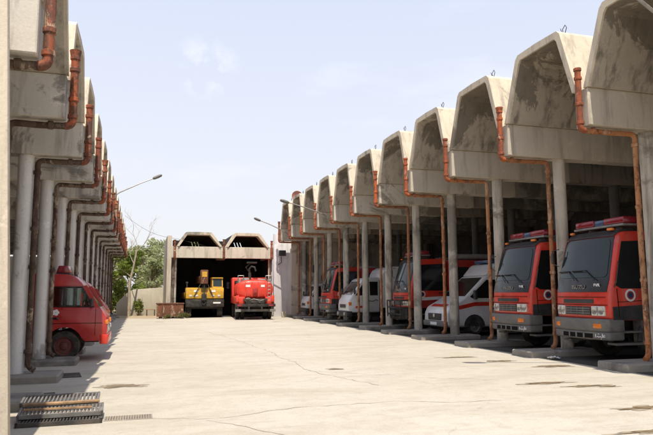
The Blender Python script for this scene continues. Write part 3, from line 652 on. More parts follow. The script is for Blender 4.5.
def light_truck(label, loc, rz, sc=1.0, box=True):
    t = thing('light_truck', loc, label, 'truck', 'small white trucks under the right-hand shed', rz)
    Wd = .86 * sc
    def S(p): return [(a * sc, c * sc) for a, c in p]
    prof = S([(-.02, .62), (.0, .95), (-.06, 1.25), (-.20, 1.46), (-.78, 2.30), (-.98, 2.42), (-1.75, 2.44), (-1.78, .62)])
    mb = MB(); mb.prism_y(prof, -Wd, Wd, .07 * sc, 3); cab = mb.build('cab', M['white'], t)
    a, b_ = Vector((-.245 * sc, 0, 1.52 * sc)), Vector((-.74 * sc, 0, 2.235 * sc))
    y0, y1 = .76 * sc, .70 * sc
    slab([a + Vector((0, -y0, 0)), a + Vector((0, y0, 0)), b_ + Vector((0, y1, 0)), b_ + Vector((0, -y1, 0))], .0, .012).build('windscreen', M['glass'], cab)
    mb = MB(); mb.box(-.02 * sc, .025 * sc, -.45 * sc, .45 * sc, .86 * sc, 1.04 * sc, .02); mb.build('grille', M['dark_plastic'], t)
    mb = MB(); mb.box(-.25 * sc, .08 * sc, -.88 * sc, .88 * sc, .40 * sc, .70 * sc, .05, 2); bum = mb.build('bumper', M['dark_plastic'], t)
    if box:
        mb = MB()
        for y in (-.55, .55): mb.cyl((.08 * sc, y * sc, .55 * sc), (.12 * sc, y * sc, .55 * sc), .09, n=16)
        mb.build('fog_lamp', M['lamp'], bum)
    for o in (1, -1):
        y = o * Wd
        def sp(pts, th, nm, mt, par): q = MB(); q.poly([(p * sc, y - o * .003, c * sc) for p, c in pts], (0, o * th, 0)); return q.build(nm, M[mt], par)
        sp([(-.42, 1.50), (-.88, 2.20), (-1.05, 2.26), (-1.12, 1.50)], .008, 'door_window', 'glass_dark', cab)
        sp([(-1.22, 1.50), (-1.20, 2.22), (-1.66, 2.22), (-1.66, 1.50)], .008, 'rear_window', 'glass_dark', cab)
        sp([(-1.15, .7), (-1.15, 2.3), (-1.17, 2.3), (-1.17, .7)], .005, 'door_seam', 'black', cab)
        sp([(-1.08, 1.28), (-1.08, 1.34), (-.93, 1.34), (-.93, 1.28)], .02, 'door_handle', 'dark_plastic', cab)
        if box:
            mb = MB(); mb.tube([(-1.1 * sc, y + o * .008, 1.22 * sc), (-1.4 * sc, y + o * .008, 1.2 * sc), (-1.55 * sc, y + o * .008, 1.28 * sc), (-1.68 * sc, y + o * .008, 1.22 * sc)], .018, 6); mb.build('side_decal', M['blue_mark'], cab)
            sp([(-.42, .84), (-.42, .95), (-.80, .97), (-.80, .86)], .006, 'red_sticker', 'red', cab)
        mb = MB(); mb.box(-.20 * sc, -.04 * sc, min(y - o * .1, y + o * .012), max(y - o * .1, y + o * .012), .98 * sc, 1.16 * sc, .02); mb.build('indicator', M['amber'], t)
        mb = MB(); mb.box(-.06 * sc, .022 * sc, min(o * .5 * sc, o * .76 * sc), max(o * .5 * sc, o * .76 * sc), .84 * sc, 1.06 * sc, .03); mb.build('headlight', M['lamp'], t)
        mirror(cab, (-.38 * sc, y, 1.8 * sc), (-.30 * sc, y + o * .2, 1.72 * sc), (.04, .16, .3))
        for x in (-1.0, -3.7): wheel(t, x * sc, o * .72 * sc, .36 * sc, .22, 'rim', o)
    mb = MB()
    if box:
        mb.prism_y([(-1.84, .85), (-1.84, 2.35), (-1.9, 2.62), (-2.05, 2.85), (-2.3, 2.98), (-2.6, 3.02), (-5.0, 3.02), (-5.0, .85)], -.98, .98, .04, 2); mb.build('box_body', M['white'], t)
    else:
        mb.box(-4.6 * sc, -1.85 * sc, -.85, .85, .8, 1.25, .02); mb.build('cargo_bed', M['white'], t)
    mb = MB(); mb.box(-4.8 * sc, -.3, -.4, .4, .42, .72); mb.build('chassis', M['chassis'], t)
    return t
light_truck('white box truck with black bumper and red door sticker, left of the long red truck', (10.3, 31.75, 0), 180)
light_truck('farthest white pickup in the right-hand row, half behind a thin column', (10.45, 40.75, 0), 180, .93, False)

def rescue_truck(loc, rz):
    """small cab-over truck at the left with see-through windows"""
    t = thing('rescue_truck', loc, 'small old red rescue truck poking out of the left shed, roof beacon on its cab', 'fire truck', 'red rescue trucks under the left-hand shed', rz)
    Wd = .86
    low = [(.0, .48), (.015, .80), (-.01, 1.06), (-.17, 1.31), (-1.75, 1.33), (-1.75, .48), (-1.42, .48)] + [(-.98 + .43 * math.cos(a), .40 + .43 * math.sin(a)) for a in [math.pi - i * (math.pi - .38) / 10 for i in range(0, 11)]] + [(-.50, .48)]
    mb = MB(); mb.prism_y(low, -Wd, Wd, .018, 2)
    mb.prism_y([(-.55, 1.80), (-.62, 1.92), (-.78, 2.08), (-.95, 2.13), (-1.75, 2.15), (-1.75, 1.82), (-1.2, 1.80)], -Wd + .01, Wd - .01, .03, 2)
    cab = mb.build('cab', M['red_deep'], t)
    for o in (1, -1):
        y = o * (Wd - .03)
        for p in ([(-.17, 1.29), (-.31, 1.32), (-.60, 1.84), (-.50, 1.86)], [(-.60, 1.31), (-.63, 1.31), (-.63, 1.70), (-.60, 1.64)], [(-1.27, 1.32), (-1.75, 1.32), (-1.75, 1.84), (-1.25, 1.84)]):
            mb = MB(); mb.poly([(a, y, c) for a, c in p], (0, o * .03, 0)); mb.build('window_pillar', M['red_deep'], cab)
        mb = MB(); pl = [(-.32, 1.325), (-.60, 1.82), (-1.25, 1.82), (-1.28, 1.33)]
        mb.tube([(a, o * (Wd + .001), c) for a, c in pl + pl[:1]], .013, 6); mb.build('window_seal', M['black'], cab)
        mb = MB(); mb.poly([(a, o * (Wd - .02), c) for a, c in pl], (0, o * .005, 0)); mb.build('door_window', M['clear'], cab)
        mb = MB(); mb.box(-1.27, -1.12, min(y, o * (Wd + .02)), max(y, o * (Wd + .02)), 1.02, 1.07, .01); mb.build('door_handle', M['black'], cab)
        mb = MB()
        for p in ([(-.27, .62), (-.27, 1.29)], [(-1.46, .85), (-1.46, 1.30)]): mb.box(p[0][0] - .005, p[0][0] + .005, min(o * (Wd - .01), o * (Wd + .004)), max(o * (Wd - .01), o * (Wd + .004)), p[0][1], p[1][1])
        mb.box(-1.7, -.1, min(o * (Wd - .01), o * (Wd + .005)), max(o * (Wd - .01), o * (Wd + .005)), .915, .928); mb.build('door_seam', M['hole'], cab)
        mb = MB()      # white flower-like sticker on the door
        for k in range(5): mb.cyl((-1.19 + .045 * math.cos(k * 1.257), o * (Wd - .005), 1.19 + .045 * math.sin(k * 1.257)), (-1.19 + .045 * math.cos(k * 1.257), o * (Wd + .007), 1.19 + .045 * math.sin(k * 1.257)), .036, n=12)
        mb.build('white_sticker', M['white_mark'], cab)
        mb = MB(); mb.box(-.04, .035, min(o * .60, o * (Wd + .012)), max(o * .60, o * (Wd + .012)), .88, 1.0, .02); mb.build('indicator', M['amber'], t)
        mb = MB(); mb.box(-.02, .045, min(o * .40, o * .72), max(o * .40, o * .72), .74, .86, .02); mb.build('headlight', M['lamp'], t)
        mirror(cab, (-.4, o * Wd, 1.38), (-.36, o * (Wd + .12), 1.43), (.04, .12, .2))
        wheel(t, -.98, o * .72, .37, .22, 'rim_red', o); wheel(t, -3.6, o * .72, .37, .22, 'rim_red', o)
    mb = MB(); mb.poly([(-.20, -Wd + .06, 1.31), (-.20, Wd - .06, 1.31), (-.56, Wd - .1, 1.82), (-.56, -Wd + .1, 1.82)], (-.006, 0, -.004)); mb.build('windscreen', M['clear'], cab)
    mb = MB(); mb.box(-.15, .05, -Wd - .02, Wd + .02, .40, .64, .025, 2); mb.build('bumper', M['red'], t)
    mb = MB(); mb.box(-.01, .03, -.38, .38, .74, .86, .01); mb.build('grille', M['dark_plastic'], t)
    mb = MB(); mb.box(-1.28, -.95, -.5, .5, 2.13, 2.17, .01); lb = mb.build('light_bar', M['dark_plastic'], t)
    mb = MB(); mb.prism_y([(-1.28, 2.17), (-.95, 2.17), (-1.0, 2.36), (-1.22, 2.36)], -.48, .48, .02, 2); mb.build('beacon_lens', M['red_lens'], lb)
    mb = MB()
    for y in (-.4, .4): mb.box(-1.55, -1.1, y - .25, y + .25, .95, 1.12, .04); mb.box(-1.65, -1.5, y - .25, y + .25, 1.05, 1.55, .05)
    mb.build('seat', M['seat'], t)
    mb = MB(); mb.tube([(-.62 + .06 * math.cos(a), .38 + .19 * math.cos(a), 1.33 + .15 * math.sin(a)) for a in [i * math.pi / 8 for i in range(17)]], .014, 6); mb.tube([(-.62, .38, 1.33), (-.4, .38, 1.0)], .02, 6); mb.build('steering_wheel', M['black'], t)
    mb = MB(); mb.box(-4.8, -1.85, -.88, .88, .75, 1.2, .03); mb.build('equipment_body', M['red_dull'], t)
    mb = MB(); mb.box(-4.7, -.2, -.38, .38, .42, .7); mb.build('chassis', M['chassis'], t)
    return t
ra = rescue_truck((-.80, 17.6, 0), 0)
rb = copy_tree(ra); rb.location = (-1.22, 26.3, 0); rb['label'] = 'second red rescue truck further along the left row, almost wholly hidden by the first'

def tanker(loc, rz):
    t = thing('water_tanker', loc, 'bright red water tanker truck seen from behind, parked before the far shed', 'fire truck', None, rz)
    # rear at x = 0, front towards +x
    mb = MB(); n = 40; prof = []
    mb.lathe([(.02, -.06), (.45, -.055), (.8, -.03), (.95, .02), (1.0, .08), (1.0, 4.2), (.9, 4.28), (.02, 4.3)], (0, 0, 0), 'X', n)
    for v in mb.bm.verts: v.co = Vector((v.co.x + .25, v.co.y, v.co.z))
    for v in mb.bm.verts:      # squarish oval section
        ry = math.hypot(v.co.y, v.co.z); a_ = math.atan2(v.co.z, v.co.y); ca, sa = math.cos(a_), math.sin(a_); e = .66
        v.co = Vector((v.co.x, ry * 1.10 * math.copysign(abs(ca) ** e, ca), 1.88 + ry * .56 * math.copysign(abs(sa) ** e, sa)))
    tank = mb.build('tank', M['red_bright'], t)
    mb = MB()
    for y in (-.62, -.2, .2, .62):
        mb.box(.17, .225, y - .022, y + .022, 1.42, 2.34)
    for x in (.35, 1.6, 3.0):
        pts = [(x, 1.115 * math.copysign(abs(math.cos(a)) ** .66, math.cos(a)), 1.88 + .575 * math.copysign(abs(math.sin(a)) ** .66, math.sin(a))) for a in [i * 2 * math.pi / 36 for i in range(37)]]; mc = MB(); mc.tube(pts, .02, 6); mc.build('tank_hoop', M['red_bright'], tank)
    mb.build('tank_rib', M['red_bright'], tank)
    mb = MB(); mb.box(4.75, 6.5, -1.22, 1.22, .95, 2.72, .08, 3); cab = mb.build('cab', M['red_bright'], t)
    for y in (.8, -.8): mb = MB(); mb.box(4.735, 4.76, y - .25, y + .25, 2.0, 2.5, .0); mb.build('rear_window', M['glass_dark'], cab)
    mb = MB(); mb.box(6.49, 6.52, -1.1, 1.1, 1.75, 2.55); mb.build('windscreen', M['glass'], cab)
    for o in (1, -1): mirror(cab, (6.3, o * 1.2, 2.4), (6.4, o * 1.42, 2.2), (.06, .2, .45))
    mb = MB()
    for o in (1, -1):
        mb.box(.1, 1.1, min(o * .62, o * 1.2), max(o * .62, o * 1.2), .92, 1.42, .06, 2); mb.box(1.2, 4.5, min(o * .75, o * 1.2), max(o * .75, o * 1.2), .95, 1.45, .04, 2)
    mb.build('side_locker', M['red_bright'], t)
    mb = MB()
    for o in (1, -1):
        mb.box(.5, 4.6, min(o * .93, o * .97), max(o * .93, o * .97), 2.34, 2.42); mb.box(.45, .6, min(o * .9, o * 1.02), max(o * .9, o * 1.02), 2.2, 2.55, .02)
    for k in range(7): mb.box(.6 + k * .6, .64 + k * .6, -.95, .95, 2.36, 2.40)
    mb.box(1.2, 1.7, .3, .75, 2.4, 2.62, .04); mb.box(1.0, 1.9, -.75, -.25, 2.4, 2.55, .05); mb.tube([(.8, .6, 2.42), (1.8, .35, 2.5), (2.8, .55, 2.44), (4, .2, 2.5)], .07, 8); mb.build('deck_gear', M['cloth'], t)
    mb = MB()
    mb.tube([(1.5, .25, 2.4), (1.5, .25, 2.95)], .10, 12); mb.tube([(1.5, .25, 2.9), (1.45, .28, 3.2), (1.35, .15, 3.36), (1.3, -.05, 3.3), (1.25, -.12, 3.05)], .06, 8); mb.tube([(1.5, .25, 2.95), (1.5, .5, 3.3), (1.4, .15, 3.62)], .035, 6)
    mb.box(1.25, 1.7, -.2, .45, 3.55, 3.65, .02); mb.build('water_cannon', M['chassis'], t)
    mb = MB(); mb.box(-.12, .02, -1.25, 1.25, .80, .98, .02); mb.box(-.18, .0, -1.25, 1.25, .50, .64, .02)
    for y in (-1.1, -.4, .4, 1.1): mb.box(-.12, -.02, y - .05, y + .05, .6, .85)
    mb.box(-.05, .3, -.6, .6, .98, 1.18, .02); bum = mb.build('rear_bumper', M['chassis'], t)
    for o in (1, -1):
        mb = MB(); mb.box(-.15, -.118, min(o * .82, o * 1.12), max(o * .82, o * 1.12), .83, .94, .01); mb.build('tail_light', M['red_lens'], bum)
        for dy in (.72, 1.02): wheel(t, 1.5, o * dy, .50, .26, 'rim', o)
        wheel(t, 5.6, o * 1.0, .50, .28, 'rim', o)
        mb = MB(); mb.box(.02, .1, min(o * 1.0, o * 1.19), max(o * 1.0, o * 1.19), 1.1, 1.5, .02); mb.build('lamp_housing', M['red_bright'], t)
    mb = MB(); mb.cyl((-.04, -.25, 1.12), (-.14, -.25, 1.12), .09, n=14); mb.cyl((-.04, .2, 1.12), (-.16, .2, 1.12), .07, n=14); mb.box(-.06, .1, -.75, .75, 1.2, 1.3); mb.build('hose_coupling', M['iron'], t)
    mb = MB()
    for y in (-.95, -.78): mb.tube([(.1, y, 1.1), (.12, y, 2.42), (.4, y, 2.5)], .018, 6)
    for k in range(6): mb.tube([(.11, -.95, 1.2 + k * .22), (.11, -.78, 1.2 + k * .22)], .014, 6)
    mb.build('ladder', M['steel'], t)
    mb = MB()
    for k in range(5): mb.tube([(-.02 + .0 * k, .45 + .17 * math.cos(a), 1.22 + k * .004 + .11 * math.sin(a)) for a in [i * math.pi / 8 for i in range(17)]], .03, 6) if k == 0 else None
    mb.tube([(-.02, -.6, 1.25), (-.06, -.3, 1.18), (-.04, .1, 1.28), (-.02, .4, 1.2)], .035, 8); mb.build('hose', M['cloth'], t)
    mb = MB(); mb.box(.0, .05, -.16, .16, 1.62, 1.95, .02); mb.cyl((.05, 0, 1.78), (-.02, 0, 1.78), .11, n=18); mb.build('inspection_hatch', M['red_dull'], t)
    for y in (-.5, .45): mb = MB(); mb.box(.18, .232, y - .14, y + .14, 2.02, 2.16); mb.build('white_marking', M['white_mark'], tank)
    mb = MB()
    for y in (-1.05, -.7, .7, 1.05): mb.cyl((.6, y, 2.4), (.6, y, 2.75), .03, n=8)
    mb.tube([(.6, -1.05, 2.74), (.6, -.7, 2.74)], .02, 6); mb.tube([(.6, .7, 2.74), (.6, 1.05, 2.74)], .02, 6); mb.build('deck_rail', M['steel'], t)
    mb = MB(); mb.box(-.19, -.15, -1.24, -.9, .5, .66); mb.box(-.19, -.15, .9, 1.24, .5, .66); mb.build('bumper_end', M['steel'], bum)
    mb = MB(); mb.box(.1, 6.4, -.45, .45, .55, .95); mb.build('chassis', M['chassis'], t)
    return t
tanker((6.85, 38.75, 0), 85)

def crane(loc, rz):
    t = thing('mobile_crane', loc, 'yellow mobile crane with a dark bumper and raised boom in the far shed mouth', 'crane', None, rz)
    # front at x=0 facing +x
    mb = MB(); mb.box(-.9, .0, -1.27, 1.27, 1.28, 2.02, .05, 2); mb.box(-6, -.95, -1.25, 1.25, 1.25, 1.7, .03, 2); deck = mb.build('deck', M['yellow'], t)
    mb = MB(); mb.box(-.3, .1, -1.29, 1.29, .72, 1.24, .04, 2); mb.box(-6, -.3, -.9, .9, .6, 1.24); bum = mb.build('bumper', M['chassis'], t)
    mb = MB(); mb.box(.1, .112, .55, 1.05, .95, 1.05); mb.build('number_plate', M['white_mark'], bum)
    for o in (1, -1):
        for y in (.55, .95):
            mb = MB(); mb.box(-.02, .03, min(o * y - .1, o * y + .1), max(o * y - .1, o * y + .1), 1.42, 1.54, .02); mb.build('headlight', M['lamp'], t)
        wheel(t, -.7, o * 1.05, .55, .36, 'rim', o); wheel(t, -4.6, o * 1.05, .55, .36, 'rim', o)
    mb = MB(); mb.box(.0, .02, -.75, -.45, 1.72, 1.86); mb.box(.0, .02, .45, .7, 1.72, 1.86); mb.build('front_mark', M['white_mark'], deck)
    mb = MB(); mb.poly([(-1.2, -.9, 2.02), (-.45, -.9, 2.02), (-.55, -.9, 2.72), (-1.2, -.9, 2.75)], (0, 1.0 - .26, 0), .03, 2); mb.bm.clear()
    for y0, y1 in ((.52, .58), (1.18, 1.24)): mb.poly([(-1.5, y0, 1.98), (-.35, y0, 1.98), (-.5, y0, 2.65), (-1.5, y0, 2.65)], (0, y1 - y0, 0))
    mb.box(-1.55, -.4, .5, 1.26, 2.65, 2.72, .02); mb.box(-.45, -.36, .52, 1.24, 1.98, 2.1); cb = mb.build('operator_cab', M['yellow'], t)
    mb = MB(); mb.poly([(-.40, .58, 2.1), (-.40, 1.18, 2.1), (-.51, 1.18, 2.65), (-.51, .58, 2.65)], (-.01, 0, 0)); mb.build('cab_window', M['glass'], cb)
    mb = MB(); a, b_ = Vector((-6.2, -.08, 2.5)), Vector((.25, -.08, 2.62))
    mb.box(-6.2, .1, -.28, .12, 2.36, 2.86, .03); mb.box(-.2, .32, -.33, .17, 2.28, 3.22, .05, 2); bo = mb.build('boom', M['rust'], t)
    mb = MB(); mb.box(.3, .335, -.24, .08, 2.75, 3.1, .0); mb.build('boom_plate', M['yellow'], bo)
    mb = MB(); mb.tube([(.2, -.08, 2.3), (.2, -.08, 1.5)], .05, 8); mb.box(.08, .3, -.25, .09, 1.15, 1.6, .06, 2); mb.tube([(.19, -.08, 1.15), (.19, .05, 1.0), (.19, -.08, .88), (.19, -.2, .95)], .05, 8)
    mb.tube([(.1, -.3, 2.3), (.06, -.75, 1.4)], .03, 6); mb.tube([(.1, .14, 2.3), (.06, .55, 1.4)], .03, 6); mb.tube([(.15, -.2, 2.4), (.15, -.2, 1.4)], .02, 6); mb.tube([(.15, .05, 2.4), (.15, .05, 1.4)], .02, 6); mb.build('hook_block', M['chassis'], t)
    mb = MB(); mb.tube([(-.2, -1.2, 2.0), (-.2, -1.2, 2.35)], .04, 8); mb.box(-.26, -.14, -1.28, -1.12, 2.3, 2.42, .03); mb.build('marker_post', M['chassis'], t)
    return t
crane((4.18, 43.2, 0), -90)

# ------------------------------------------------------------------ yard clutter
t = thing('rusty_skip', (1.9, 43.3, .0), 'rusty open steel container at the foot of the far shed left corner', 'container')
mb = MB()
for (x0, x1, y0, y1) in ((-.85, .85, -.5, -.45), (-.85, .85, .45, .5), (-.85, -.8, -.45, .45), (.8, .85, -.45, .45)): mb.box(x0, x1, y0, y1, .12, .95)
mb.box(-.8, .8, -.45, .45, .12, .17); mb.build('shell', M['rust'], t)
mb = MB(); mb.box(-.9, .9, -.54, -.44, .93, 1.01, .01); mb.box(-.9, .9, .44, .54, .93, 1.01, .01); mb.box(-.9, -.79, -.44, .44, .93, 1.01, .01); mb.box(.79, .9, -.44, .44, .93, 1.01, .01)
for x in (-.5, 0, .5): mb.box(x - .03, x + .03, -.53, -.5, .14, .93)
mb.build('rim', M['rust'], t)
mb = MB()
for x in (-.6, .6): mb.box(x - .1, x + .1, -.45, .45, -.01, .12)
mb.build('foot', M['iron'], t)

# steel drain gratings stacked by the near wall
def grating(mx, n, Lx, Ly, mat, label, nm='drain_grating'):
    mb = MB()
    mb.box(0, Lx, 0, .035, 0, .05); mb.box(0, Lx, Ly - .035, Ly, 0, .05); mb.box(0, .03, 0, Ly, 0, .05); mb.box(Lx - .03, Lx, 0, Ly, 0, .05)
    for k in range(1, n): x = Lx * k / n; mb.box(x - .011, x + .011, .03, Ly - .03, .004, .046)
    mb.bm.transform(mx); return tag(mb.build(nm, mat, smooth=False), label, 'grating', 'drain gratings by the near wall')
grating(Matrix.Translation((-1.45, 8.72, .0)) @ Matrix.Rotation(R(1.5), 4, 'Z'), 26, 1.02, .42, M['iron'], 'black iron grating lying lowest and nearest in the stack at the wall foot')
grating(Matrix.Translation((-1.47, 8.95, .058)) @ Matrix.Rotation(R(2), 4, 'Z') @ Matrix.Rotation(R(6), 4, 'X'), 22, 1.04, .42, M['steel'], 'grey steel grating with open bars resting over the black one')
grating(Matrix.Translation((-1.52, 9.42, .13)) @ Matrix.Rotation(R(0), 4, 'Z') @ Matrix.Rotation(R(9), 4, 'X'), 20, 1.0, .40, M['steel'], 'rear grating of the stack, tilted up with a comb-like far edge')
mb = MB(); mb.box(-.48, .48, -.03, .03, 0, .03, .004); o = tag(mb.build('steel_bar', M['rust_tan']), 'tan rusty flat bar lying along the rear of the grating stack', 'bar', 'rusty bars on the gratings'); o.location = (-.98, 9.36, .165); o.rotation_euler = (R(8), 0, R(4))
mb = MB(); mb.box(-.42, .42, -.022, .022, 0, .025, .004); o = tag(mb.build('steel_bar', M['rust_tan']), 'shorter tan rusty bar lying across the middle of the grating stack', 'bar', 'rusty bars on the gratings'); o.location = (-1.0, 9.12, .135); o.rotation_euler = (0, 0, R(-1))
# drain set in the yard, running on from the stack
t = thing('floor_drain', (-.42, 9.0, 0), 'worn floor drain cover level with the yard beside the stacked gratings', 'drain')
mb = MB(); mb.box(0, .62, -.16, .16, -.02, .004); mb.build('drain_frame', M['plinth'], t, smooth=False)
mb = MB()
for k in range(18): mb.box(.02 + k * .033, .038 + k * .033, -.13, .13, .0, .007)
mb.build('drain_slot', M['stain'], t, smooth=False)
for i, (x, y) in enumerate(((-1.35, 13.9), (-1.5, 11.2))):
    mb = MB(); mb.box(-.22, .22, -.35, .35, -.02, .012, .004)
    o = tag(mb.build('drain_cover', M['iron']), ('dark square drain cover in the left shade before the red truck wheel', 'dark square drain cover in the left shade close behind the gratings')[i], 'drain cover', 'drain covers along the left shed'); o.location = (x, y, 0); o.rotation_euler = (0, 0, R(8))
# white rag on the shaded kerb by the nearest truck
mb = MB(); r = random.Random(5); t_ = mb.bm
g = [[t_.verts.new((-.14 + .04 * i + r.uniform(-.012, .012), -.1 + .04 * j + r.uniform(-.012, .012), .01 + r.uniform(0, .055))) for j in range(6)] for i in range(8)]
for i in range(7):
    for j in range(5): t_.faces.new((g[i][j], g[i + 1][j], g[i + 1][j + 1], g[i][j + 1]))
mb = tag(mb.build('rag', M['white_mark']), 'small white rag dropped on the concrete in front of the nearest truck', 'rag'); mb.location = (9.75, 13.35, .02)
# stones and jerrycan near the far column
mb = MB(); mb.box(-.16, .16, -.09, .09, 0, .36, .04, 2); mb.cyl((.08, 0, .36), (.08, 0, .42), .035, n=12); mb.tube([(-.1, 0, .36), (-.08, 0, .42), (.02, 0, .42), (.04, 0, .36)], .015, 6)
o = tag(mb.build('jerrycan', M['low_wall']), 'pale jerrycan standing at the foot of the last right-hand column', 'jerrycan'); o.location = (9.4, 42.0, 0)

# ------------------------------------------------------------------ lamps, wire, dish, floodlight
def lamp(base, head, label):
    b_, h = Vector(base), Vector(head); t = thing('yard_lamp', base, label, 'lamp', 'yard lamps on the shed roofs'); d = h - b_
    mb = MB(); mb.tube([(-d.x * .15, 0, -d.z * .15 - .1), (0, 0, 0), tuple(d * .5 + Vector((0, 0, .03))), tuple(d * .8)], [.035, .035, .03, .028], 8); mb.build('arm', M['steel'], t)
    u = d.normalized(); a = d * .78; e = d; n = Vector((0, 1, 0)); v = n.cross(u)
    mb = MB(); ring = []
    for s_, wy, wz in ((0, .05, .05), (.15, .12, .08), (.6, .15, .09), (.9, .13, .07), (1.0, .05, .03)):
        c = a.lerp(e, s_); ring.append([c + n * wy * math.cos(k * math.pi / 6) + v * wz * math.sin(k * math.pi / 6) for k in range(12)])
    vr = [[mb.bm.verts.new(p) for p in rg] for rg in ring]
    for p, q in zip(vr, vr[1:]):
        for k in range(12): mb.bm.faces.new((p[k], p[(k + 1) % 12], q[(k + 1) % 12], q[k]))
    mb.bm.faces.new(vr[0]); mb.bm.faces.new(vr[-1][::-1]); bmesh.ops.recalc_face_normals(mb.bm, faces=mb.bm.faces)
    mb.build('lamp_head', M['grey_plastic'], t); return t
lamp((-1.22, 33.6, 6.85), (.89, 33.8, 7.91), 'lone yard lamp reaching out from the left shed roof')
lamp((9.22, 32.2, 5.94), (6.97, 32.2, 6.57), 'yard lamp on the right row, nearer and higher of two before the far shed')
lamp((9.22, 41.4, 5.85), (7.19, 41.5, 6.69), 'yard lamp at the far end of the right row, just above the far shed')
lamp((9.25, 9.05, 6.9), (6.9, 9.1, 8.3), 'yard lamp arm crossing the top right corner of the view')
mb = MB(); a, b_ = Vector((-1.2, 45, 7.0)), Vector((2.3, 44.2, 5.4)); mb.tube([a.lerp(b_, i / 12) - Vector((0, 0, .35 * math.sin(math.pi * i / 12))) for i in range(13)], .010, 6)
mb.tube([b_, b_ + Vector((1.5, .1, -.35)), b_ + Vector((2.6, .5, -.6))], .010, 6)
tag(mb.build('overhead_wire', M['iron']), 'dark overhead wire sagging from the left shed to the far shed', 'wire')
t = thing('satellite_dish', (9.9, 40.3, 7.6), 'faded reddish satellite dish on the far end of the right roof', 'satellite dish')
mb = MB(); mb.lathe([(.0001, .14), (.15, .12), (.28, .07), (.37, 0), (.38, .0), (.28, .085), (.15, .135), (.0002, .155)], (0, 0, .5), 'Y', 28); mb.build('dish', M['dish'], t)
mb = MB(); mb.tube([(0, .2, -.05), (0, .2, .4), (0, .14, .5)], .025, 8); mb.tube([(0, .1, .2), (0, -.3, .42)], .012, 6); mb.build('mast', M['steel'], t)
t = thing('floodlight', (9.55, 43.42, 4.1), 'small dark floodlight on a bracket of the lilac-white end wall', 'floodlight')
mb = MB(); mb.box(-.25, .25, -.25, -.12, .15, .55, .02); mb.build('lamp_case', M['dark_plastic'], t); mb = MB(); mb.tube([(-.2, 0, .35), (-.2, -.15, .35)], .03, 6); mb.tube([(-.05, .03, .1), (-.05, -.1, -.3), (-.3, -.05, -.5)], .03, 6); mb.build('bracket', M['iron'], t)
mb = MB(); mb.box(-.1, .1, -.05, .05, -.25, .25, .02); o = tag(mb.build('switch_box', M['dark_plastic']), 'small black switch box fixed to a far column of the right row', 'switch box'); o.location = (10.79, 39.3, 3.2)

# ------------------------------------------------------------------ vegetation
def leaves(mb, c, rad, n, size, r, hollow=.35):
    t = mb.bm; c = Vector(c)
    for _ in range(n):
        d = Vector((r.gauss(0, 1), r.gauss(0, 1), r.gauss(0, 1))).normalized(); q = (r.random() ** .5) * (1 - hollow) + hollow * r.random()
        p = c + Vector((d.x * rad[0], d.y * rad[1], d.z * rad[2])) * q
        u = Vector((r.gauss(0, 1), r.gauss(0, 1), r.gauss(0, .6))).normalized(); v = u.cross(Vector((r.gauss(0, 1), r.gauss(0, 1), r.gauss(0, 1)))).normalized(); s_ = size * r.uniform(.5, 1.3)
        t.faces.new([t.verts.new(p + u * s_), t.verts.new(p + v * s_ * .45), t.verts.new(p - u * s_), t.verts.new(p - v * s_ * .45)])
def tree(name, loc, h, spread, label, lm, seed, n=2600, size=.14, clumps=16, low=.25, group=None, bark='bark', trunk_r=.14):
    r = random.Random(seed); t = thing(name, loc, label, 'tree', group)
    mb = MB(); lean = Vector((r.uniform(-.3, .3), r.uniform(-.3, .3), 0)); top = Vector((0, 0, h * .7)) + lean
    mb.tube([(0, 0, -.1), tuple(lean * .3 + Vector((0, 0, h * .3))), tuple(top), tuple(top + Vector((lean.x, lean.y, h * .2)))], [trunk_r, trunk_r * .75, trunk_r * .4, trunk_r * .15], 8)
    cl = []
    for k in range(clumps):
        a = r.uniform(0, 6.283); z = h * (low + (1 - low) * r.random() ** .85 * .92); f = (z / h - low) / (1 - low); rr = spread * (.35 + .75 * math.sin(math.pi * min(1, f * .85 + .12))) * r.random() ** .6
        c = Vector((rr * math.cos(a), rr * math.sin(a), z)); cl.append(c); b0 = Vector((lean.x * .5, lean.y * .5, max(h * .12, z * .62)))
        mb.tube([b0, b0.lerp(c, .5) + Vector((0, 0, .1)), c], [trunk_r * .35, trunk_r * .22, .015], 5)
    mb.build('trunk', M[bark], t); mb = MB()
    for c in cl: q = spread * r.uniform(.22, .48); leaves(mb, c, (q, q, q * r.uniform(.6, .95)), n // clumps, size, r)
    mb.build('crown', M[lm], t, smooth=False); return t
G1 = 'green trees crowding the gap beside the left shed'; G2 = 'pale dusty trees beyond the boundary wall'
tree('broadleaf_tree', (-2.3, 53.5, 0), 6.8, 1.9, 'leafy dark green tree touching the end of the left shed', 'leaf_green', 11, 4200, .17, 22, .05, G1)
tree('broadleaf_tree', (-.9, 56.5, 0), 5.6, 1.5, 'lower bright green tree just right of the one at the shed end', 'leaf_green', 12, 2600, .17, 16, .05, G1)
PL = ['leftmost pale dusty tree, standing behind the bare tree', 'pale tree with its crown above the left half of the boundary wall', 'tallest pale tree rising over the middle of the boundary wall', 'pale tree touching the left corner of the far shed', 'pale tree top showing over the roof valley of the far shed', 'far small pale tree low between the taller ones', 'pale tree top behind the far shed left vault']
for i, (x, y, h, sp) in enumerate([(-2.2, 68, 6.4, 2.2), (-.2, 66, 6.5, 2.2), (1.7, 70, 7.6, 2.3), (3.5, 67, 7.6, 2.2), (9.0, 78, 8.6, 2.0), (.9, 61, 5.2, 1.7), (5.0, 74, 8.4, 1.9)]):
    tree('dusty_tree', (x, y, 0), h, sp, PL[i], 'leaf_pale', 30 + i, 2600, .19, 18, .15, G2)
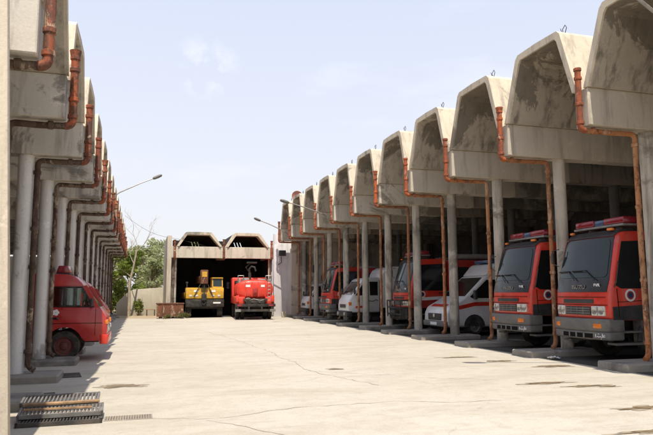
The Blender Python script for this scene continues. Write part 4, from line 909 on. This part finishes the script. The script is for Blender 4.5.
def bare_tree(loc, label, seed):
    r = random.Random(seed); t = thing('bare_tree', loc, label, 'tree'); mb = MB()
    def grow(p, d, ln, rad, lev):
        pts = [p]; q = p
        for i in range(4): d = (d + Vector((r.gauss(0, .16), r.gauss(0, .16), r.uniform(0, .1)))).normalized(); q = q + d * ln / 4; pts.append(q)
        mb.tube(pts, [rad * (1 - .13 * i) for i in range(5)], 6)
        if lev:
            for k in range(3 if lev > 1 else 4):
                grow(pts[r.choice((2, 3, 4))], (d + Vector((r.gauss(0, .6), r.gauss(0, .6), r.uniform(-.1, .4)))).normalized(), ln * r.uniform(.5, .72), rad * .5, lev - 1)
    trunk = [(0, 0, -.1), (.05, 0, 1.2), (.02, 0, 2.4), (.3, 0, 3.8), (.45, 0, 4.8)]; mb.tube(trunk, [.12, .10, .085, .07, .055], 8); tr_ = mb.build('trunk', M['bark_pale'], t); mb = MB()
    for p, d in (((.3, 0, 3.8), (-.5, .1, 1)), ((.45, 0, 4.75), (.3, 0, 1)), ((.45, 0, 4.75), (.9, .2, .9)), ((.1, 0, 2.9), (-.8, 0, .7))): grow(Vector(p), Vector(d).normalized(), 1.55, .032, 3)
    mb.build('branch', M['bark_pale'], t); return t
bare_tree((-.85, 48.6, 0), 'pale leafless tree with a bent trunk before the low sandy wall', 4)
def shrub(loc, h, w_, lm, n, label, nm='shrub', sz=.06, seed=1, cat='shrub', group=None):
    r = random.Random(seed); t = thing(nm, loc, label, cat, group); mb = MB()
    for k in range(9): a = r.uniform(0, 6.28); mb.tube([(0, 0, 0), (w_ * .3 * math.cos(a), w_ * .3 * math.sin(a), h * .5), (w_ * .7 * math.cos(a), w_ * .7 * math.sin(a), h * r.uniform(.7, 1))], [.02, .014, .006], 5)
    mb.build('stem', M['bark'], t); mb = MB()
    for k in range(5): leaves(mb, (r.uniform(-w_, w_) * .6, r.uniform(-w_, w_) * .4, h * r.uniform(.3, .8)), (w_ * .5, w_ * .5, h * .3), n // 5, sz, r)
    mb.build('foliage', M[lm], t, smooth=False)
shrub((-.15, 49.3, 0), 1.45, .42, 'leaf_green', 500, 'dark round shrub in front of the low sandy wall', seed=3, sz=.09)
WG = 'weeds around the rusty container'
for i, (x, y, lab) in enumerate(((2.55, 42.45, 'green weed clump at the right foot of the rusty container'), (1.6, 42.2, 'dry weed tuft in front of the rusty container'), (3.0, 42.7, 'small weed tuft between the rusty container and the yellow crane'))):
    shrub((x, y, 0), (.5, .28, .4)[i], (.35, .3, .3)[i], 'leaf_weed', 260, lab, 'weed', .05, 20 + i, 'weed', WG)
mb = MB(); mb.box(-.35, .35, -.2, .2, .42, .48, .01)
t = thing('bench', (.75, 48.9, 0), 'small dark bench before the low sandy wall', 'bench'); mb.build('seat', M['wood'], t)
for x in (-.28, .28): mb = MB(); mb.box(x - .04, x + .04, -.18, .18, -.02, .42); mb.build('leg', M['iron'], t)
